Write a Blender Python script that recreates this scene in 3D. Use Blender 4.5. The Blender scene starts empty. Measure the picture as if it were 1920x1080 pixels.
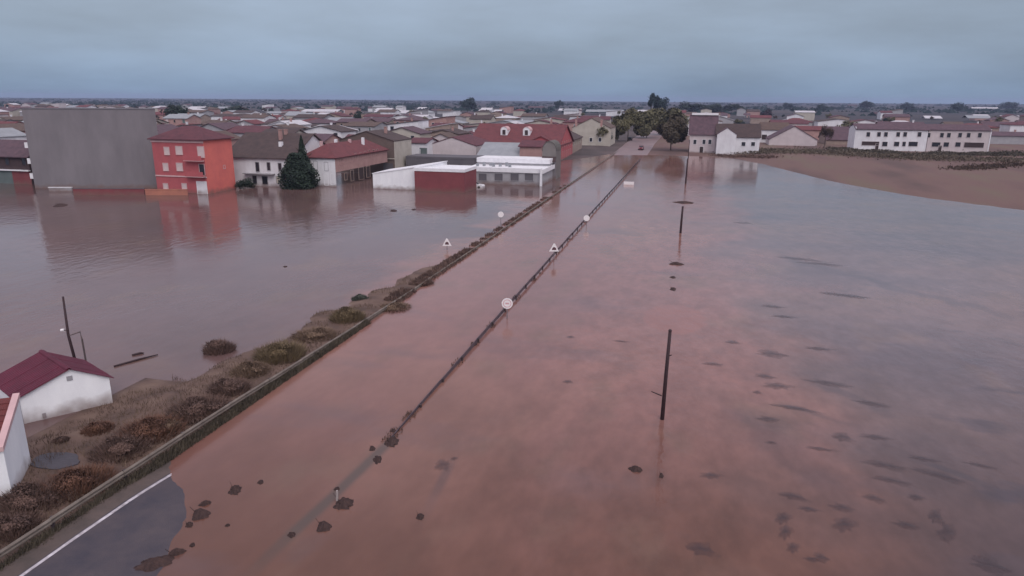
import bpy, math, random
from mathutils import Matrix, Vector, noise
random.seed(7)
sc = bpy.context.scene
COL = sc.collection

# ------------------------------------------------------------------ camera
F_PX, HC = 1300.0, 18.0                     # focal length in photo pixels, drone height above the flood
PITCH = math.atan(355 / F_PX)
ROLL = math.radians(0.35)
cam_d = bpy.data.cameras.new('camera')
cam = bpy.data.objects.new('camera', cam_d)
COL.objects.link(cam)
cam_d.sensor_width = 36.0
cam_d.lens = F_PX / 1920 * 36
cam_d.clip_end = 20000
cam.matrix_world = (Matrix.Translation((0, 0, HC)) @ Matrix.Rotation(math.pi / 2 - PITCH, 4, 'X')
                    @ Matrix.Rotation(ROLL, 4, 'Z'))
sc.camera = cam

# ------------------------------------------------------------------ sky, sun, exposure
SUN_EL, SUN_AZ = math.radians(48), math.radians(160)
world = bpy.data.worlds.new('World')
sc.world = world
world.use_nodes = True
wn, wl = world.node_tree.nodes, world.node_tree.links
wn.clear()
def wnode(t, **kw):
    n = wn.new(t)
    for k, v in kw.items(): setattr(n, k, v)
    return n
w_out = wnode('ShaderNodeOutputWorld')
sky = wnode('ShaderNodeTexSky', sky_type='NISHITA')
sky.sun_disc = False
sky.sun_elevation = SUN_EL
sky.sun_rotation = SUN_AZ
sky.dust_density = 4.0
hs = wnode('ShaderNodeHueSaturation'); hs.inputs['Saturation'].default_value = 0.4
wl.new(sky.outputs[0], hs.inputs['Color'])
bg1 = wnode('ShaderNodeBackground'); bg1.inputs[1].default_value = 0.05
wl.new(hs.outputs[0], bg1.inputs[0])
# overcast deck: brighter towards the zenith, broken by soft bands of cloud
tc = wnode('ShaderNodeTexCoord')
sx = wnode('ShaderNodeSeparateXYZ'); wl.new(tc.outputs['Generated'], sx.inputs[0])
mx = wnode('ShaderNodeMath', operation='MAXIMUM'); wl.new(sx.outputs[2], mx.inputs[0]); mx.inputs[1].default_value = 0.0
mp = wnode('ShaderNodeMapping'); wl.new(tc.outputs['Generated'], mp.inputs[0])
mp.inputs['Scale'].default_value = (1.6, 1.6, 7.0)
nz = wnode('ShaderNodeTexNoise'); wl.new(mp.outputs[0], nz.inputs[0])
nz.inputs['Scale'].default_value = 1.7; nz.inputs['Detail'].default_value = 6; nz.inputs['Roughness'].default_value = 0.55
cr = wnode('ShaderNodeValToRGB')
cr.color_ramp.elements[0].position = 0.0; cr.color_ramp.elements[0].color = (0.185, 0.265, 0.385, 1)
cr.color_ramp.elements[1].position = 1.0; cr.color_ramp.elements[1].color = (0.66, 0.61, 0.68, 1)
e = cr.color_ramp.elements.new(0.14); e.color = (0.155, 0.21, 0.30, 1)
e = cr.color_ramp.elements.new(0.26); e.color = (0.43, 0.415, 0.535, 1)
e = cr.color_ramp.elements.new(0.5); e.color = (0.54, 0.50, 0.60, 1)
wl.new(mx.outputs[0], cr.inputs[0])
mr = wnode('ShaderNodeMapRange'); wl.new(nz.outputs[0], mr.inputs[0])
mr.inputs[1].default_value = 0.3; mr.inputs[2].default_value = 0.7
mr.inputs[3].default_value = 0.72; mr.inputs[4].default_value = 1.2
bg2 = wnode('ShaderNodeBackground')
wl.new(cr.outputs[0], bg2.inputs[0]); wl.new(mr.outputs[0], bg2.inputs[1])
add = wnode('ShaderNodeAddShader')
wl.new(bg1.outputs[0], add.inputs[0]); wl.new(bg2.outputs[0], add.inputs[1])
wl.new(add.outputs[0], w_out.inputs[0])

sun_d = bpy.data.lights.new('sun', 'SUN')
sun_d.energy = 0.9
sun_d.angle = math.radians(40)
sun_d.color = (1.0, 0.95, 0.92)
sun = bpy.data.objects.new('sun', sun_d)
COL.objects.link(sun)
sd = Vector((math.sin(SUN_AZ) * math.cos(SUN_EL), math.cos(SUN_AZ) * math.cos(SUN_EL), math.sin(SUN_EL)))
sun.rotation_euler = sd.to_track_quat('Z', 'Y').to_euler()

vs = sc.view_settings
vs.view_transform = 'Standard'
vs.look = 'None'
vs.exposure = 0.12
vs.gamma = 1.0
vs.use_curve_mapping = False
try:
    sc.cycles.volume_bounces = 0
    sc.cycles.max_bounces = 6
except Exception: pass

# ------------------------------------------------------------------ measuring helpers (photo pixel -> place)
_c, _s = math.cos(ROLL), math.sin(ROLL)
def ray(px, py):
    u, v = px - 960, py - 540
    u, v = u * _c + v * _s, -u * _s + v * _c
    cp, sp = math.cos(PITCH), math.sin(PITCH)
    return Vector((u, F_PX * cp - v * sp, -F_PX * sp - v * cp))
_d = ray(1302, 188)
YAW = math.atan2(_d.x, _d.y)                # bearing of the road; s runs along it, t to its right
SA, CA = math.sin(YAW), math.cos(YAW)
def xy(s, t): return (s * SA + t * CA, s * CA - t * SA)
def st(x, y): return (x * SA + y * CA, x * CA - y * SA)
def on_level(px, py, z=0.0):
    d = ray(px, py); k = (z - HC) / d.z
    return d.x * k, d.y * k
def ST(px, py, z=0.0): return st(*on_level(px, py, z))
def at_s(px, py, s):                        # meets the upright plane s = const -> (t, z)
    d = ray(px, py); a, b = st(d.x, d.y); k = s / a
    return b * k, HC + d.z * k
def at_t(px, py, t):
    d = ray(px, py); a, b = st(d.x, d.y); k = t / b
    return a * k, HC + d.z * k
def top_z(px, pyb, pyt):                    # height of something standing in the water at (px, pyb)
    x, y = on_level(px, pyb); d = ray(px, pyt)
    return HC + d.z * math.hypot(x, y) / math.hypot(d.x, d.y)
def interp(x, tab):
    if x <= tab[0][0]: return tab[0][1]
    for (a, va), (b, vb) in zip(tab, tab[1:]):
        if x <= b: return va + (vb - va) * (x - a) / (b - a)
    return tab[-1][1]

# ------------------------------------------------------------------ materials
MATS = {}
STAINED = {'white_render', 'clean_white_paint', 'pale_pink_render', 'cream_render', 'tan_render', 'rosy_render', 'grey_render', 'light_grey_render', 'red_brick_facing', 'coral_red_render', 'dark_red_render'}
def mat(name, c, c2=None, scale=1.0, rough=0.85, bump=0.0, bscale=8.0, metal=0.0, spec=0.3, detail=4, stretch=(1, 1, 1), wave=None):
    if name in MATS: return MATS[name]
    m = bpy.data.materials.new(name); m.use_nodes = True
    n, l = m.node_tree.nodes, m.node_tree.links
    b = n['Principled BSDF']
    b.inputs['Roughness'].default_value = rough
    b.inputs['Metallic'].default_value = metal
    b.inputs['Specular IOR Level'].default_value = spec
    tcn = n.new('ShaderNodeTexCoord')
    mpn = n.new('ShaderNodeMapping'); mpn.inputs['Scale'].default_value = stretch
    l.new(tcn.outputs['Object'], mpn.inputs[0])
    c2 = c2 or tuple(x * 0.72 for x in c)
    nn = n.new('ShaderNodeTexNoise'); nn.inputs['Scale'].default_value = scale; nn.inputs['Detail'].default_value = detail
    nn.inputs['Roughness'].default_value = 0.65
    l.new(mpn.outputs[0], nn.inputs[0])
    r = n.new('ShaderNodeValToRGB')
    r.color_ramp.elements[0].position = 0.32; r.color_ramp.elements[0].color = (*c2, 1)
    r.color_ramp.elements[1].position = 0.66; r.color_ramp.elements[1].color = (*c, 1)
    l.new(nn.outputs[0], r.inputs[0])
    if name in STAINED:                     # silt left by the flood on the foot of the wall
        geo = n.new('ShaderNodeNewGeometry'); sp = n.new('ShaderNodeSeparateXYZ'); l.new(geo.outputs['Position'], sp.inputs[0])
        n3 = n.new('ShaderNodeTexNoise'); n3.inputs['Scale'].default_value = 0.9; n3.inputs['Detail'].default_value = 5; l.new(geo.outputs['Position'], n3.inputs[0])
        ad = n.new('ShaderNodeMath'); ad.operation = 'MULTIPLY_ADD'; l.new(n3.outputs[0], ad.inputs[0]); ad.inputs[1].default_value = -1.5; l.new(sp.outputs[2], ad.inputs[2])
        mr3 = n.new('ShaderNodeMapRange'); l.new(ad.outputs[0], mr3.inputs[0])
        for k, v in enumerate((-.75, .15, .75, 0.0)): mr3.inputs[k + 1].default_value = v
        mx3 = n.new('ShaderNodeMix'); mx3.data_type = 'RGBA'; l.new(mr3.outputs[0], mx3.inputs[0]); l.new(r.outputs[0], mx3.inputs[6]); mx3.inputs[7].default_value = (0.17, 0.105, 0.09, 1)
        l.new(mx3.outputs[2], b.inputs['Base Color'])
    else: l.new(r.outputs[0], b.inputs['Base Color'])
    if bump:
        bp = n.new('ShaderNodeBump'); bp.inputs['Strength'].default_value = bump; bp.inputs['Distance'].default_value = 0.05
        if wave:
            bn = n.new('ShaderNodeTexWave'); bn.bands_direction = wave
            bn.inputs['Scale'].default_value = bscale; bn.inputs['Distortion'].default_value = 0.3
        else:
            bn = n.new('ShaderNodeTexNoise'); bn.inputs['Scale'].default_value = bscale
        l.new(tcn.outputs['Object'], bn.inputs[0])
        l.new(bn.outputs[0 if not wave else 1], bp.inputs['Height'])
        l.new(bp.outputs[0], b.inputs['Normal'])
    MATS[name] = m
    return m
W_WHITE = mat('white_render', (0.72, 0.71, 0.74), (0.60, 0.58, 0.61), 0.6, 0.9, stretch=(1, 1, .4))
W_SHED = mat('clean_white_paint', (0.84, 0.84, 0.86), (0.74, 0.74, 0.77), 0.9, 0.8, 0.12, 6, stretch=(1, 1, .35))
W_PINK = mat('pale_pink_render', (0.56, 0.49, 0.50), (0.47, 0.41, 0.42), 0.4, 0.9)
W_CREAM = mat('cream_render', (0.47, 0.43, 0.38), (0.38, 0.34, 0.30), 0.4, 0.9)
W_TAN = mat('tan_render', (0.34, 0.26, 0.225), (0.26, 0.195, 0.17), 0.5, 0.9)
W_ROSE = mat('rosy_render', (0.40, 0.25, 0.23), (0.32, 0.19, 0.18), 0.5, 0.9)
W_GREY = mat('grey_render', (0.215, 0.195, 0.21), (0.165, 0.15, 0.163), 0.22, 0.92, 0.1, 3, stretch=(1, 1, .35))
W_GREYL = mat('light_grey_render', (0.36, 0.35, 0.37), (0.29, 0.28, 0.30), 0.5, 0.9)
W_GREYD = mat('dark_grey_render', (0.13, 0.12, 0.135), (0.10, 0.092, 0.105), 0.4, 0.9)
W_RED = mat('red_brick_facing', (0.43, 0.105, 0.115), (0.35, 0.086, 0.098), 0.5, 0.85, 0.25, 5)
W_CORAL = mat('coral_red_render', (0.66, 0.17, 0.14), (0.56, 0.14, 0.125), 0.35, 0.9)
W_DRED = mat('dark_red_render', (0.22, 0.062, 0.07), (0.175, 0.05, 0.058), 0.5, 0.9)
W_BROWN = mat('brown_bare_wall', (0.145, 0.105, 0.095), (0.11, 0.08, 0.075), 0.5, 0.92, 0.2, 6)
W_DBROWN = mat('dark_brown_wall', (0.075, 0.048, 0.05), (0.055, 0.037, 0.04), 0.6, 0.9)
W_TEAL = mat('grey_green_wall', (0.135, 0.165, 0.165), (0.10, 0.125, 0.125), 0.5, 0.9)
W_BASE = mat('orange_base_render', (0.42, 0.17, 0.12), (0.32, 0.13, 0.1), 0.6, 0.9)
R_MAROON = mat('maroon_tiles', (0.135, 0.048, 0.06), (0.085, 0.035, 0.045), 0.9, 0.85, 0.6, 1.2, wave='X')
R_RED = mat('red_tiles', (0.17, 0.052, 0.058), (0.115, 0.04, 0.046), 0.8, 0.85, 0.6, 1.2, wave='X')
R_BROWN = mat('brown_tiles', (0.088, 0.06, 0.058), (0.058, 0.042, 0.043), 0.8, 0.85, 0.6, 1.2, wave='X')
R_PURPLE = mat('weathered_purple_tiles', (0.125, 0.075, 0.092), (0.08, 0.052, 0.066), 0.8, 0.85, 0.6, 1.2, wave='X')
R_OCHRE = mat('faded_ochre_tiles', (0.13, 0.088, 0.075), (0.09, 0.062, 0.056), 0.8, 0.85, 0.6, 1.2, wave='X')
R_SHEET = mat('grey_sheet_roof', (0.30, 0.31, 0.335), (0.24, 0.25, 0.27), 0.5, 0.5, 0.5, 1.5, wave='X')
R_WHITE = mat('pale_sheet_roof', (0.56, 0.54, 0.57), (0.47, 0.45, 0.48), 0.5, 0.55, 0.5, 1.5, wave='X')
R_SHEDRED = mat('dark_red_painted_sheet', (0.105, 0.011, 0.030), (0.075, 0.009, 0.023), 0.8, 0.6)
TRIM = mat('white_trim', (0.78, 0.77, 0.80), (0.66, 0.65, 0.68), 0.9, 0.75)
TRIM_P = mat('pinkish_trim', (0.60, 0.40, 0.40), (0.5, 0.33, 0.34), 0.9, 0.8)
GLASS_D = mat('dark_window_glass', (0.03, 0.03, 0.038), (0.022, 0.022, 0.03), 1, 0.2, spec=0.5)
SHUTTER = mat('pale_roller_shutter', (0.62, 0.50, 0.49), (0.53, 0.43, 0.43), 0.8, 0.7, 0.3, 6, wave='Z')
DOOR_D = mat('dark_door_opening', (0.055, 0.035, 0.035), (0.04, 0.028, 0.03), 1, 0.8)
RAIL_L = mat('dull_tan_steel', (0.21, 0.175, 0.15), (0.13, 0.105, 0.09), 1.3, 0.6, 0.1, 5, metal=0.2)
RAIL_R = mat('wet_dark_steel', (0.14, 0.105, 0.12), (0.085, 0.064, 0.076), 1.0, 0.55, metal=0.3)
POST = mat('dark_post_steel', (0.075, 0.055, 0.058), (0.05, 0.038, 0.042), 2, 0.7, metal=0.2)
WOOD_D = mat('dark_wet_timber', (0.05, 0.028, 0.032), (0.034, 0.02, 0.024), 2, 0.75, 0.3, 9, stretch=(1, 1, .2))
BARK = mat('bark', (0.075, 0.055, 0.045), (0.05, 0.036, 0.03), 2, 0.95)
S_WHITE = mat('white_sign_face', (0.80, 0.76, 0.77), (0.72, 0.68, 0.69), 3, 0.5)
S_PINK = mat('faded_red_ring', (0.62, 0.36, 0.38), (0.55, 0.32, 0.34), 3, 0.5)
S_DARK = mat('dark_pictogram', (0.11, 0.05, 0.06), (0.09, 0.04, 0.05), 3, 0.6)
G_OLIVE = mat('olive_leaves', (0.14, 0.125, 0.068), (0.09, 0.082, 0.048), 0.4, 0.8)
G_DARK = mat('dark_green_leaves', (0.027, 0.042, 0.028), (0.016, 0.026, 0.02), 0.5, 0.8)
G_BLUE = mat('blue_green_leaves', (0.026, 0.045, 0.045), (0.016, 0.03, 0.032), 0.4, 0.8)
G_BROWN = mat('brown_leaves', (0.085, 0.055, 0.04), (0.05, 0.033, 0.027), 0.6, 0.85)
G_STRAW = mat('dry_straw', (0.20, 0.135, 0.095), (0.10, 0.065, 0.05), 0.5, 0.9)
G_STRAWO = mat('olive_dry_straw', (0.18, 0.13, 0.075), (0.095, 0.068, 0.045), 0.5, 0.9)
G_MUDDY = mat('muddy_dead_stems', (0.15, 0.092, 0.076), (0.075, 0.048, 0.043), 0.6, 0.9)
MUD = mat('wet_mud_clump', (0.075, 0.046, 0.042), (0.036, 0.024, 0.024), 4, 0.85, 0.8, 9, spec=0.12, detail=8)
MUD_S = mat('sodden_crop_mat', (0.085, 0.058, 0.064), (0.05, 0.036, 0.043), 1.5, 0.22, 0.5, 5)
CAR_RED = mat('dark_red_car_paint', (0.15, 0.02, 0.03), (0.12, 0.016, 0.025), 1, 0.3, spec=0.5)
CAR_WHITE = mat('white_car_paint', (0.75, 0.74, 0.76), (0.68, 0.67, 0.70), 1, 0.3, spec=0.5)
CAR_DARK = mat('dark_car_paint', (0.03, 0.028, 0.033), (0.024, 0.022, 0.026), 1, 0.3, spec=0.5)
TYRE = mat('tyre_rubber', (0.02, 0.02, 0.02), None, 3, 0.9)

n_, l_ = MUD_S.node_tree.nodes, MUD_S.node_tree.links     # rim thins out into the murky water
tc_ = n_.new('ShaderNodeTexCoord'); ln_ = n_.new('ShaderNodeVectorMath'); ln_.operation = 'LENGTH'; l_.new(tc_.outputs['Object'], ln_.inputs[0])
nz_ = n_.new('ShaderNodeTexNoise'); nz_.inputs['Scale'].default_value = 2.6; nz_.inputs['Detail'].default_value = 5; l_.new(tc_.outputs['Object'], nz_.inputs[0])
ad_ = n_.new('ShaderNodeMath'); ad_.operation = 'MULTIPLY_ADD'; l_.new(nz_.outputs[0], ad_.inputs[0]); ad_.inputs[1].default_value = 1.1; l_.new(ln_.outputs[1], ad_.inputs[2])
mr_ = n_.new('ShaderNodeMapRange'); l_.new(ad_.outputs[0], mr_.inputs[0])
for k_, v_ in enumerate((.4, 1.4, .62, 0.0)): mr_.inputs[k_ + 1].default_value = v_
l_.new(mr_.outputs[0], n_['Principled BSDF'].inputs['Alpha'])

# ------------------------------------------------------------------ mesh building
class MB:
    def __init__(s): s.v, s.f = [], []
    def poly(s, pts):
        i = len(s.v); s.v += [tuple(p) for p in pts]; s.f.append(tuple(range(i, i + len(pts)))); return s
    def box(s, x0, x1, y0, y1, z0, z1):
        i = len(s.v)
        s.v += [(x0, y0, z0), (x1, y0, z0), (x1, y1, z0), (x0, y1, z0), (x0, y0, z1), (x1, y0, z1), (x1, y1, z1), (x0, y1, z1)]
        s.f += [tuple(i + k for k in q) for q in ((3, 2, 1, 0), (4, 5, 6, 7), (0, 1, 5, 4), (1, 2, 6, 5), (2, 3, 7, 6), (3, 0, 4, 7))]
        return s
    def slab(s, pts, th):                       # polygon given ccw from above, thickened downwards
        i = len(s.v); n = len(pts)
        s.v += [tuple(p) for p in pts] + [(p[0], p[1], p[2] - th) for p in pts]
        s.f.append(tuple(i + k for k in range(n)))
        s.f.append(tuple(i + n + k for k in reversed(range(n))))
        for k in range(n):
            j = (k + 1) % n
            s.f.append((i + k, i + n + k, i + n + j, i + j))
        return s
    def prism(s, prof, y0, y1):                 # profile of (x, z) points swept along y
        i = len(s.v); n = len(prof)
        s.v += [(x, y0, z) for x, z in prof] + [(x, y1, z) for x, z in prof]
        s.f.append(tuple(i + k for k in range(n)))
        s.f.append(tuple(i + n + k for k in reversed(range(n))))
        for k in range(n):
            j = (k + 1) % n
            s.f.append((i + k, i + n + k, i + n + j, i + j))
        return s
    def tube(s, pts, rads, n=8):
        i = len(s.v); P = [Vector(p) for p in pts]
        for k, p in enumerate(P):
            d = (P[min(k + 1, len(P) - 1)] - P[max(k - 1, 0)]).normalized()
            a = d.orthogonal().normalized(); b = d.cross(a)
            for j in range(n):
                q = p + (a * math.cos(j * 2 * math.pi / n) + b * math.sin(j * 2 * math.pi / n)) * rads[k]
                s.v.append(tuple(q))
        for k in range(len(P) - 1):
            for j in range(n):
                j2 = (j + 1) % n
                s.f.append((i + k * n + j, i + k * n + j2, i + (k + 1) * n + j2, i + (k + 1) * n + j))
        s.f.append(tuple(i + j for j in reversed(range(n))))
        s.f.append(tuple(i + (len(P) - 1) * n + j for j in range(n)))
        return s
    def mesh(s, name, m=None, smooth=False):
        me = bpy.data.meshes.new(name); me.from_pydata(s.v, [], s.f); me.update()
        if m: me.materials.append(m)
        if smooth: me.polygons.foreach_set('use_smooth', [True] * len(me.polygons))
        return me

def obj(name, me, parent=None, loc=(0, 0, 0), rot=(0, 0, 0), m=None, smooth=False):
    if isinstance(me, MB): me = me.mesh(name, m, smooth)
    o = bpy.data.objects.new(name, me); COL.objects.link(o)
    o.location = loc; o.rotation_euler = rot
    if parent: o.parent = parent
    return o
def tag(o, label, cat, group=None):
    o['label'] = label; o['category'] = cat
    if group: o['group'] = group
    return o
def thing(name, label, cat, loc=(0, 0, 0), rz=0.0, group=None):
    o = bpy.data.objects.new(name, None); COL.objects.link(o)
    o.empty_display_size = 0.5
    o.location = loc; o.rotation_euler = (0, 0, rz)
    return tag(o, label, cat, group)
def structure(name, mb, m, smooth=False, rz=0.0):
    o = obj(name, mb, m=m, smooth=smooth, rot=(0, 0, rz)); o['kind'] = 'structure'; return o
def copy_tree(o, parent=None):
    c = o.copy(); COL.objects.link(c)
    if parent: c.parent = parent
    for ch in o.children: copy_tree(ch, c)
    return c
RZ = -YAW                                   # things squared to the road: local x = t, local y = s

# ------------------------------------------------------------------ ground, water, road
TL, TR = -25.0, -14.8                       # left and right guardrails
def fbm(x, y, k): return noise.noise(Vector((x * k, y * k, 3.1)))
SHORE = [(-900, 160), (-140, 140), (-100, 152), (-60, 165), (-40, 205), (-27, 238), (-16, 241), (14, 240), (24, 205), (32, 174), (42, 153), (56, 136),
         (80, 115), (120, 90), (200, 60), (400, 20), (900, -40)]
def gz(s, t):
    z = min(1.0, max(-0.9, 0.022 * (s - interp(t, SHORE) + 5 * fbm(s, t, 0.05) + 2.2 * fbm(s, t, 0.21))))
    if -36 < t < -24 and s < 90:            # dry verge left of the road
        wdt = interp(s, [(20, 8.0), (30, 6.2), (38, 4.8), (45, 3.8), (58, 3.2), (68, 1.6), (80, .7), (90, 0.2)]) + 1.9 * fbm(s, t, 0.35)
        z = max(z, min(0.22, 0.22 - 0.25 * max(0, (TL - t) - wdt)) - .0035 * max(0, s - 36) + 0.1 * fbm(s, t, 0.8))
        if t > TL: z = max(-0.9, z - 1.1 * max(0, t - TL - .1))
    if 20 < s < 36 and -34 < t < -29.5: z = max(z, 0.03)
    return z
def axis(segs):
    out = []
    for a, b, n in segs: out += [a + (b - a) * k / n for k in range(n)]
    return out + [segs[-1][1]]
S_AX = axis([(-80, -10, 10), (-10, 10, 10), (10, 90, 110), (90, 280, 64), (280, 600, 22), (600, 1500, 16), (1500, 5600, 12)])
T_AX = axis([(-5200, -1200, 10), (-1200, -300, 16), (-300, -120, 24), (-120, -45, 30), (-45, -10, 60), (-10, 120, 44), (120, 300, 24), (300, 1200, 16), (1200, 5200, 10)])
g = MB()
for s in S_AX:
    for t in T_AX: g.v.append((t, s, gz(s, t)))
nt = len(T_AX)
for i in range(len(S_AX) - 1):
    for j in range(nt - 1):
        a = i * nt + j; g.f.append((a, a + 1, a + nt + 1, a + nt))

m = bpy.data.materials.new('wet_soil'); m.use_nodes = True
n, l = m.node_tree.nodes, m.node_tree.links
b = n['Principled BSDF']; b.inputs['Roughness'].default_value = 0.85; b.inputs['Specular IOR Level'].default_value = 0.25
tcn = n.new('ShaderNodeTexCoord')
def tex(sc_, det, stretch=(1, 1, 1), rot=0):
    mpn = n.new('ShaderNodeMapping'); mpn.inputs['Scale'].default_value = stretch; mpn.inputs['Rotation'].default_value[2] = rot
    l.new(tcn.outputs['Object'], mpn.inputs[0])
    nn = n.new('ShaderNodeTexNoise'); nn.inputs['Scale'].default_value = sc_; nn.inputs['Detail'].default_value = det
    l.new(mpn.outputs[0], nn.inputs[0]); return nn.outputs[0]
def ramp(fac, stops):
    r = n.new('ShaderNodeValToRGB'); el = r.color_ramp.elements
    el[0].position, el[0].color = stops[0][0], (*stops[0][1], 1)
    el[1].position, el[1].color = stops[-1][0], (*stops[-1][1], 1)
    for p, c in stops[1:-1]: q = el.new(p); q.color = (*c, 1)
    l.new(fac, r.inputs[0]); return r.outputs[0]
def mixc(fac, a, bb):
    x = n.new('ShaderNodeMix'); x.data_type = 'RGBA'
    if isinstance(fac, float): x.inputs[0].default_value = fac
    else: l.new(fac, x.inputs[0])
    for sock, v in ((x.inputs[6], a), (x.inputs[7], bb)):
        if isinstance(v, tuple): sock.default_value = (*v, 1)
        else: l.new(v, sock)
    return x.outputs[2]
def maprange(v, a, b_, c=0.0, d=1.0, smooth=True):
    x = n.new('ShaderNodeMapRange'); x.interpolation_type = 'SMOOTHSTEP' if smooth else 'LINEAR'
    l.new(v, x.inputs[0])
    for k, val in enumerate((a, b_, c, d)): x.inputs[k + 1].default_value = val
    return x.outputs[0]
def mth(op, a, b_=None):
    x = n.new('ShaderNodeMath'); x.operation = op
    for k, v in enumerate((a, b_)):
        if v is None: continue
        if isinstance(v, (int, float)): x.inputs[k].default_value = v
        else: l.new(v, x.inputs[k])
    return x.outputs[0]
sep = n.new('ShaderNodeSeparateXYZ'); l.new(tcn.outputs['Object'], sep.inputs[0])
near = ramp(tex(0.5, 6), [(0.3, (0.075, 0.05, 0.042)), (0.5, (0.125, 0.08, 0.065)), (0.7, (0.17, 0.115, 0.09))])
field = ramp(tex(0.09, 8, (1, .3, 1), 0.5), [(0.32, (0.105, 0.068, 0.062)), (0.5, (0.15, 0.09, 0.08)), (0.68, (0.145, 0.105, 0.078))])
far = ramp(tex(0.012, 6, (.35, 1, 1)), [(0.3, (0.026, 0.027, 0.034)), (0.5, (0.042, 0.037, 0.043)), (0.68, (0.075, 0.058, 0.055))])
town = ramp(tex(0.08, 5), [(0.3, (0.055, 0.045, 0.045)), (0.6, (0.10, 0.076, 0.075))])
c = mixc(maprange(sep.outputs[1], 80, 100), near, field)
left = maprange(sep.outputs[0], -18, -30)
c = mixc(mth('MULTIPLY', left, maprange(sep.outputs[1], 120, 150)), c, town)
c = mixc(maprange(sep.outputs[1], 340, 600), c, far)
l.new(c, b.inputs['Base Color'])
bp = n.new('ShaderNodeBump'); bp.inputs['Strength'].default_value = 0.5; bp.inputs['Distance'].default_value = 0.15
l.new(tex(1.8, 6), bp.inputs['Height']); l.new(bp.outputs[0], b.inputs['Normal'])
SOIL = m
structure('ground', g, SOIL, True, RZ)

# flood water
m = bpy.data.materials.new('muddy_flood_water'); m.use_nodes = True
n, l = m.node_tree.nodes, m.node_tree.links
b = n['Principled BSDF']
tcn = n.new('ShaderNodeTexCoord')
sep = n.new('ShaderNodeSeparateXYZ'); l.new(tcn.outputs['Object'], sep.inputs[0])
T_, S_ = sep.outputs[0], sep.outputs[1]
silt = ramp(tex(0.055, 5, (1, .5, 1), 0.3), [(0.3, (0.18, 0.092, 0.082)), (0.5, (0.222, 0.108, 0.092)), (0.7, (0.235, 0.122, 0.094))])
grey = ramp(tex(0.08, 5, (.6, 1, 1), -0.4), [(0.3, (0.098, 0.070, 0.076)), (0.5, (0.135, 0.090, 0.088)), (0.72, (0.165, 0.098, 0.082))])
slate = ramp(tex(0.05, 4), [(0.3, (0.10, 0.064, 0.062)), (0.7, (0.15, 0.088, 0.082))])
wob = mth('MULTIPLY', mth('SUBTRACT', tex(0.09, 4), 0.5), 26.0)
tt = mth('ADD', T_, wob)
c = mixc(maprange(tt, 1, 13), silt, grey)                     # field water right of the poles is greyer
c = mixc(maprange(tt, -26, -31), c, slate)                    # backwater left of the road
# water colour darkened and browned towards the camera, in broken tongues
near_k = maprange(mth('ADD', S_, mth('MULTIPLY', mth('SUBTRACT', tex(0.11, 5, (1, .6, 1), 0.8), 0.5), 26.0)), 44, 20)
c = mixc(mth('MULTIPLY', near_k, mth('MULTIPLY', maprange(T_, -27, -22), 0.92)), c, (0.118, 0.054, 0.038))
c = mixc(mth('MULTIPLY', maprange(tex(0.19, 5, (1, .7, 1), 1.1), 0.52, 0.7), 0.45), c, (0.16, 0.098, 0.072))
c = mixc(mth('MULTIPLY', maprange(tex(0.16, 5, (.5, 1, 1), -0.9), 0.55, 0.72), 0.4), c, (0.12, 0.08, 0.085))
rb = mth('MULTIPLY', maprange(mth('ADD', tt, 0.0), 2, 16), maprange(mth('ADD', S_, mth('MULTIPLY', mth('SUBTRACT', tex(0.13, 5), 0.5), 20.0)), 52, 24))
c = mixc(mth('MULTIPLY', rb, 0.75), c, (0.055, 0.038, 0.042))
# long wind-drift lines crossing the right-hand field
def drift_line(p0, p1, wd):
    (sa, ta), (sb, tb) = ST(*p0), ST(*p1)
    L = math.hypot(sb - sa, tb - ta); us, ut = (sb - sa) / L, (tb - ta) / L
    ds, dt = mth('SUBTRACT', S_, sa), mth('SUBTRACT', T_, ta)
    ds = mth('ADD', ds, mth('MULTIPLY', mth('SUBTRACT', tex(0.25, 4), 0.5), wd * 5)); 
    al = mth('ADD', mth('MULTIPLY', ds, us), mth('MULTIPLY', dt, ut)); ac = mth('ABSOLUTE', mth('SUBTRACT', mth('MULTIPLY', ds, ut), mth('MULTIPLY', dt, us)))
    return mth('MULTIPLY', maprange(ac, wd, wd * .2), mth('MULTIPLY', maprange(al, -1, 1.5), maprange(al, L + 2, L - 4)))
for p0, p1, wd, kk in (((1465, 482), (1915, 600), 1.6, .5), ((1720, 860), (1915, 935), .5, .75), ((1530, 715), (1650, 770), .8, .6), ((1470, 760), (1580, 790), .45, .6), ((1390, 760), (1640, 1000), 2.0, .3), ((1560, 548), (1650, 562), .9, .6), ((850, 860), (800, 960), .4, .45)):
    c = mixc(mth('MULTIPLY', drift_line(p0, p1, wd), kk), c, (0.06, 0.046, 0.052))
# dark sunken crop showing through, right-hand field
dk = mth('MULTIPLY', maprange(tex(0.33, 6, (.5, 1, 1), 0.7), 0.55, 0.68), maprange(tex(0.07, 3), 0.42, 0.6))
dk = mth('MULTIPLY', dk, mth('MULTIPLY', maprange(tt, 0, 10), maprange(S_, 95, 45)))
c = mixc(mth('MULTIPLY', dk, 0.7), c, (0.055, 0.043, 0.054))
dk2 = mth('MULTIPLY', maprange(tex(0.22, 5, (1, .5, 1), -0.5), 0.6, 0.72), maprange(S_, 80, 30))
c = mixc(mth('MULTIPLY', dk2, 0.3), c, (0.10, 0.068, 0.07))
mot = mth('MULTIPLY', maprange(tex(0.5, 6, (1, .6, 1), 0.2), 0.25, 0.75, 0.84, 1.15), maprange(tex(1.7, 5, (1, .5, 1), -0.4), 0.25, 0.75, 0.92, 1.08))
mot = mth('ADD', 1.0, mth('MULTIPLY', mth('SUBTRACT', mot, 1.0), maprange(T_, -16, -4, 0.4, 0.95)))
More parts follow.
